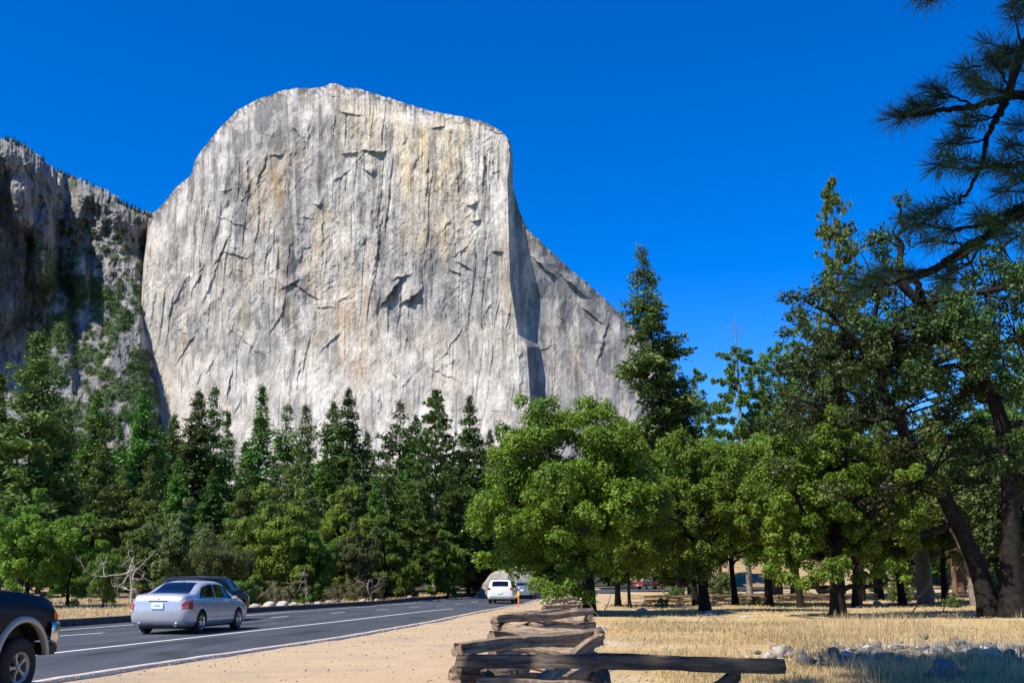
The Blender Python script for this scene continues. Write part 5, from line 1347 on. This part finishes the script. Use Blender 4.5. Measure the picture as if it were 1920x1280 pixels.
# dark pickup entering at the lower left
def pickup():
    LIFT = .19; root = empty('pickup_truck'); tag(root, 'dark blue pickup truck with silver wheel arch trim cut by the left edge', 'pickup')
    c = Car([(-3.0,.86,.62,1.08,.82,1.16),(-2.95,.96,.55,1.12,.86,1.20),(-1.0,.98,.50,1.13,.87,1.22),(-.75,.98,.48,1.13,.80,1.5),(-.65,.98,.48,1.13,.76,1.78),(.3,.98,.46,1.12,.76,1.80),(.6,.98,.46,1.11,.78,1.70),(1.15,.98,.46,1.10,.84,1.30),(1.35,.98,.47,1.09,.86,1.215),(1.9,.97,.48,1.06,.86,1.175),(2.4,.96,.5,1.00,.86,1.11),(2.64,.95,.52,.94,.84,1.045),(2.72,.93,.56,.90,.80,.98),(2.76,.88,.62,.86,.74,.92)])
    c.st = [(a, b, z+LIFT, d_+LIFT, e_, f_+LIFT) for a, b, z, d_, e_, f_ in c.st]
    wr = .385; fx = 1.92
    c.body('navy', (-1.75, fx), .45, root)
    for a_ in (-1.75, fx):
        for sd in (1, -1):
            wheel(root, (a_, sd*.84, wr), wr, .27, sd, 'flare', 5, .52)
            V = []; n = 26; prof = [(.0, -.02), (.0, .055), (.03, .075), (.075, .05), (.095, .0), (.095, -.02)]
            for i in range(n):
                t = .12+(math.pi+.1)*i/(n-1)
                for dr, dy in prof: r = .50+dr; V.append((a_+r*math.cos(t), sd*(.955+dy), .46+r*math.sin(t)))
            F = grid_faces(n, len(prof)).tolist(); me = bpy.data.meshes.new('wheel_arch_trim'); me.from_pydata(V, [], F); me.polygons.foreach_set('use_smooth', np.ones(len(F), bool)); me.materials.append(M['flare']); new_obj('wheel_arch_trim', me, root)
    for sd in (1, -1):
        c.patch('side_window', lambda a, b: (-.55+1.55*a-.4*a*b, .505+.26*b), 'glass', root, sd, .006)
        c.patch('turn_signal', lambda a, b: (2.60+.10*a, .33+.09*b), 'amber', root, sd, .01)
        c.patch('headlight', lambda a, b: (2.71+.045*a, .30+.12*b), 'tail_clear', root, sd, .012)
        boxo('mirror', (1.0, sd*1.12, 1.25), (.14, .24, .22), 'trim', root, .03).location.z += LIFT
        boxo('rocker_trim', (.2, sd*.985, .74), (2.2, .04, .14), 'flare', root, .015)
    glass_across(c, 'windshield', 1.26, .62, .885, 'glass', root)
    seams(c, (1.02, -.6), 'trim', root)
    # wrap round bumper with bright top step
    P = [(2.50, .985), (2.60, .99), (2.72, .96), (2.82, .84), (2.88, .5), (2.90, 0)]; P = P+[(x, -y) for x, y in P[-2::-1]]
    V = []; prof = [(-.05, .50), (.0, .49), (.015, .56), (.02, .72), (.0, .755), (-.06, .76)]
    for i, (x, y) in enumerate(P):
        ln = math.hypot(x-1.5, y); nx_, ny_ = (x-2.0)/math.hypot(x-2.0, y), y/math.hypot(x-2.0, y)
        for o_, z in prof: V.append((x+nx_*o_, y+ny_*o_, z+LIFT))
    F = grid_faces(len(P), len(prof)).tolist(); me = bpy.data.meshes.new('front_bumper'); me.from_pydata(V, [], F); me.polygons.foreach_set('use_smooth', np.ones(len(F), bool)); me.materials.append(M['chrome']); new_obj('front_bumper', me, root)
    boxo('air_dam', (2.75, 0, .58), (.3, 1.7, .16), 'trim', root, .03)
    boxo('grille', (2.775, 0, .98), (.04, 1.05, .24), 'trim', root, .01)
    boxo('underbody', (0, 0, .60), (5.2, 1.4, .2), 'trim', root, .02)
    e = boxo('hood_ornament', (2.52, -.80, 1.31), (.10, .09, .05), 'navy', root, .015)
    return root
pk = pickup()
hd = 13.; wp = at(37, 1242, 14.6); a_ = math.pi/2-rad(hd)
fwd = Vector((math.cos(a_), math.sin(a_), 0)); rgt = Vector((math.sin(a_), -math.cos(a_), 0))
pk.rotation_euler = (0, 0, a_); pk.scale = (.95, .95, 1.0); q = wp-fwd*1.82-rgt*.92; pk.location = (q.x, q.y, 0)

# ---------------------------------------------------------------- near pine: its trunk stands right of the picture, boughs hang in
def near_pine():
    rg = np.random.default_rng(3); base = Vector((7.4, 9.6, 0))
    root = empty('pine', base); tag(root, 'near pine whose long needled boughs hang into the upper right corner', 'pine')
    tb = Tubes(); TP = np.array([(0, 0, -.3), (.1, 0, 6), (0, .1, 12), (.2, 0, 18), (.2, 0, 24)]); tb.add(TP, np.array([.42, .36, .3, .2, .04]), 10)
    NC, NA, NL = [], [], []
    def tuft(p, d, L, n=120):
        d = nrm(np.array(d, float)); k = n
        u = nrm(d*rg.uniform(-.1, 1.4, k)[:, None]+rg.normal(0, .62, (k, 3)))
        u[:, 2] -= .06
        ln = L*rg.uniform(.7, 1.1, k); st = np.array(p)+d*rg.uniform(-.5, .15, k)[:, None]*L
        NC.append(st+u*ln[:, None]*.5); NA.append(u); NL.append(ln)
    b = np.array(base)
    def at3(px, py, d): return np.array(at(px, py, d))-b
    def bough(pts, r0, r1):
        P = np.array([at3(*q) for q in pts]); n = len(P)*5; tt = np.linspace(0, 1, n); s_ = np.linspace(0, 1, len(P))
        Q = np.stack([np.interp(tt, s_, P[:, k]) for k in range(3)], 1)
        for _ in range(3): Q[1:-1] = (Q[:-2]+2*Q[1:-1]+Q[2:])/4
        Q[1:-1] += rg.normal(0, .008, (n-2, 3)); tb.add(Q, np.linspace(r0, r1, n), 6)
        for q in Q:
            w_ = q+b
            if w_[0]/w_[1] > .52 and w_[0]/w_[1] < .95:
                for _ in range(2):
                    e = q+rg.normal(0, .22, 3); tb.add(np.array([q, (q+e)/2, e]), np.array([.012, .009, .006]), 4); tuft(e, (e-q), .24, 90)
        return Q
    D0 = 8.2
    tr = lambda h: None
    A = bough([(2450,330,9.3),(2150,220,8.9),(1990,170,8.6),(1920,178,8.5),(1889,181,8.4),(1850,195,8.3),(1800,203,8.2),(1749,208,8.1),(1718,217,8.1),(1690,219,8.0)], .06, .008)
    B = bough([(2450,60,9.2),(2050,40,8.8),(1935,60,8.6),(1912,110,8.5),(1896,168,8.4),(1880,200,8.4),(1862,232,8.3),(1847,266,8.3),(1836,322,8.2),(1811,365,8.2),(1790,385,8.2)], .055, .008)
    B2 = bough([(1893,168,8.4),(1880,140,8.3),(1860,112,8.2),(1845,105,8.2)], .014, .006)
    B3 = bough([(1880,175,8.4),(1850,160,8.3),(1815,133,8.2)], .014, .006)
    B4 = bough([(1830,200,8.3),(1790,182,8.2),(1755,166,8.1)], .013, .006)
    B5 = bough([(1870,220,8.4),(1840,224,8.3),(1806,236,8.2)], .012, .006)
    B6 = bough([(1850,262,8.3),(1815,268,8.2),(1776,270,8.1)], .012, .006)
    B7 = bough([(2450,300,9.0),(2000,300,8.6),(1930,305,8.5),(1880,312,8.4),(1830,318,8.3),(1762,310,8.2)], .04, .007)
    C_ = bough([(2450,330,8.9),(2050,350,8.5),(1960,372,8.4),(1909,402,8.3),(1860,432,8.3),(1811,462,8.2),(1775,490,8.2),(1749,505,8.1),(1712,517,8.1),(1663,536,8.0),(1622,539,8.0)], .055, .008)
    D_ = bough([(2000,360,8.6),(1920,383,8.4),(1880,405,8.3),(1843,421,8.2),(1784,432,8.1),(1722,420,8.1)], .03, .007)
    E_ = bough([(1811,462,8.2),(1790,455,8.1),(1745,450,8.0)], .012, .006); E2 = bough([(1850,440,8.2),(1820,490,8.1),(1770,522,8.0)], .012, .006)
    E3 = bough([(1749,505,8.1),(1700,508,8.0),(1660,506,7.9)], .01, .005)
    T_ = [(1674,219,43,'A'),(1700,212,36,'A'),(1718,193,36,'A'),(1749,166,44,'A'),(1760,180,40,'A'),(1735,205,36,'A'),(1811,131,44,'A'),(1830,150,42,'A'),(1858,109,40,'A'),(1880,120,36,'A'),(1893,95,38,'A'),(1843,168,42,'A'),(1870,170,38,'A'),(1804,236,40,'A'),(1826,218,36,'A'),(1774,270,38,'A'),(1800,258,32,'A'),(1759,309,46,'A'),(1785,300,38,'A'),(1819,314,42,'A'),(1850,310,40,'A'),(1909,236,40,'A'),(1900,270,38,'A'),(1885,312,42,'A'),(1915,330,40,'A'),
          (1712,408,44,'D'),(1735,400,40,'D'),(1750,394,38,'D'),(1782,378,40,'D'),(1750,448,42,'D'),(1775,430,42,'D'),(1835,404,40,'D'),(1860,412,40,'D'),(1900,395,40,'D'),(1612,539,44,'C'),(1657,505,38,'C'),(1640,520,30,'C'),(1713,425,40,'D'),(1768,522,40,'C'),(1790,500,36,'C'),(1700,510,30,'C'),(1830,460,40,'C'),(1880,440,40,'C'),(1727,-6,42,'A'),(1745,-14,40,'A'),(1912,0,42,'A')]
    for px, py, s_, k in T_:
        d = 8.15+rg.normal(0, .12); p = at3(px, py, d); L = s_/2000*d*1.3
        tuft(p, (-.85+rg.normal(0, .25), rg.normal(0, .3), rg.normal(.12, .25)), L, 120)
        j = at3(px+26, py+6*rg.normal(), d+.08); tb.add(np.array([j, (j+p)/2+rg.normal(0, .01, 3), p]), np.array([.010, .008, .006]), 5)
        tuft((p*.6+j*.4), (-.5, rg.normal(0, .3), rg.normal(.3, .3)), L*.85, 45)
    # top stub bough out of the frame that carries the two top tufts
    bough([(2450,-150,9.2),(2100,-60,8.7),(1915,-10,8.3),(1760,-16,8.2),(1730,-8,8.2)], .05, .008)
    # the rest of the crown, outside the picture, that throws shade over the lower right
    CL_, rr = [], []
    for k in range(150):
        h = rg.uniform(7, 24); a = rg.uniform(0, 6.28); R_ = rg.uniform(.6, 1)*(4.6*(1-(h-7)/19)**.6); c = np.array([math.cos(a)*R_, math.sin(a)*R_, h+rg.normal(0, .3)])
        w_ = c+b; 
        if w_[1] > .5:
            u = w_[0]/w_[1]; el = math.atan2(w_[2]-1.5, w_[1])
            if u < .56 and el < rad(44): continue
        tb.add(bez((0, 0, h-.5), c*[.5, .5, 1], c, 6), np.linspace(.05, .012, 6), 4)
        for q in range(5): tuft(c+rg.normal(0, .45, 3), rg.normal(size=3), .3, 26)
    C = np.concatenate(NC); A_ = np.concatenate(NA); L = np.concatenate(NL); n = len(C)
    V, F = kites(C, A_, nrm(np.cross(A_, rg.normal(size=(n, 3)))), L, np.full(n, .0062))
    c = npmesh('needles', V, F); c.materials.append(M['needle']); new_obj('needles', c, root)
    t = tb.mesh('trunk'); t.materials.append(M['bark_dark']); new_obj('trunk', t, root)
near_pine()
# tall neighbours outside the picture whose crowns shade the end of the long rail and the lower right corner
proto('tallpine', fir_mesh(61, 20, 4.0, 22, 6, .45, .1, 6, .9, .55, 'pine', wid=.12, lift=.25), 'pine', 'bark_red')
proto('highpine', fir_mesh(62, 20, 3.4, 16, 6, .60, .1, 6, .9, .55, 'pine', wid=.12, lift=.25), 'pine', 'bark_red')
tree('pine', 'highpine', (-4.1, 7.0, 0), 31, .95, 'very tall high crowned pine standing outside the left edge beside the near pickup', cat='pine')
tree('pine', 'tallpine', (-5.6, .6, 0), 27, .6, 'tall pine standing outside the left edge of the picture', cat='pine')
tree('pine', 'tallpine', (2.5, -3.5, 0), 25, 1.1, 'tall pine standing behind the viewpoint', cat='pine')
tree('oak', 'oak1', (-1.5, 6.5-14, 0), 15, .9, 'broad oak standing behind the viewpoint', cat='tree', leaf='leaf_mid', bark='bark_dark')
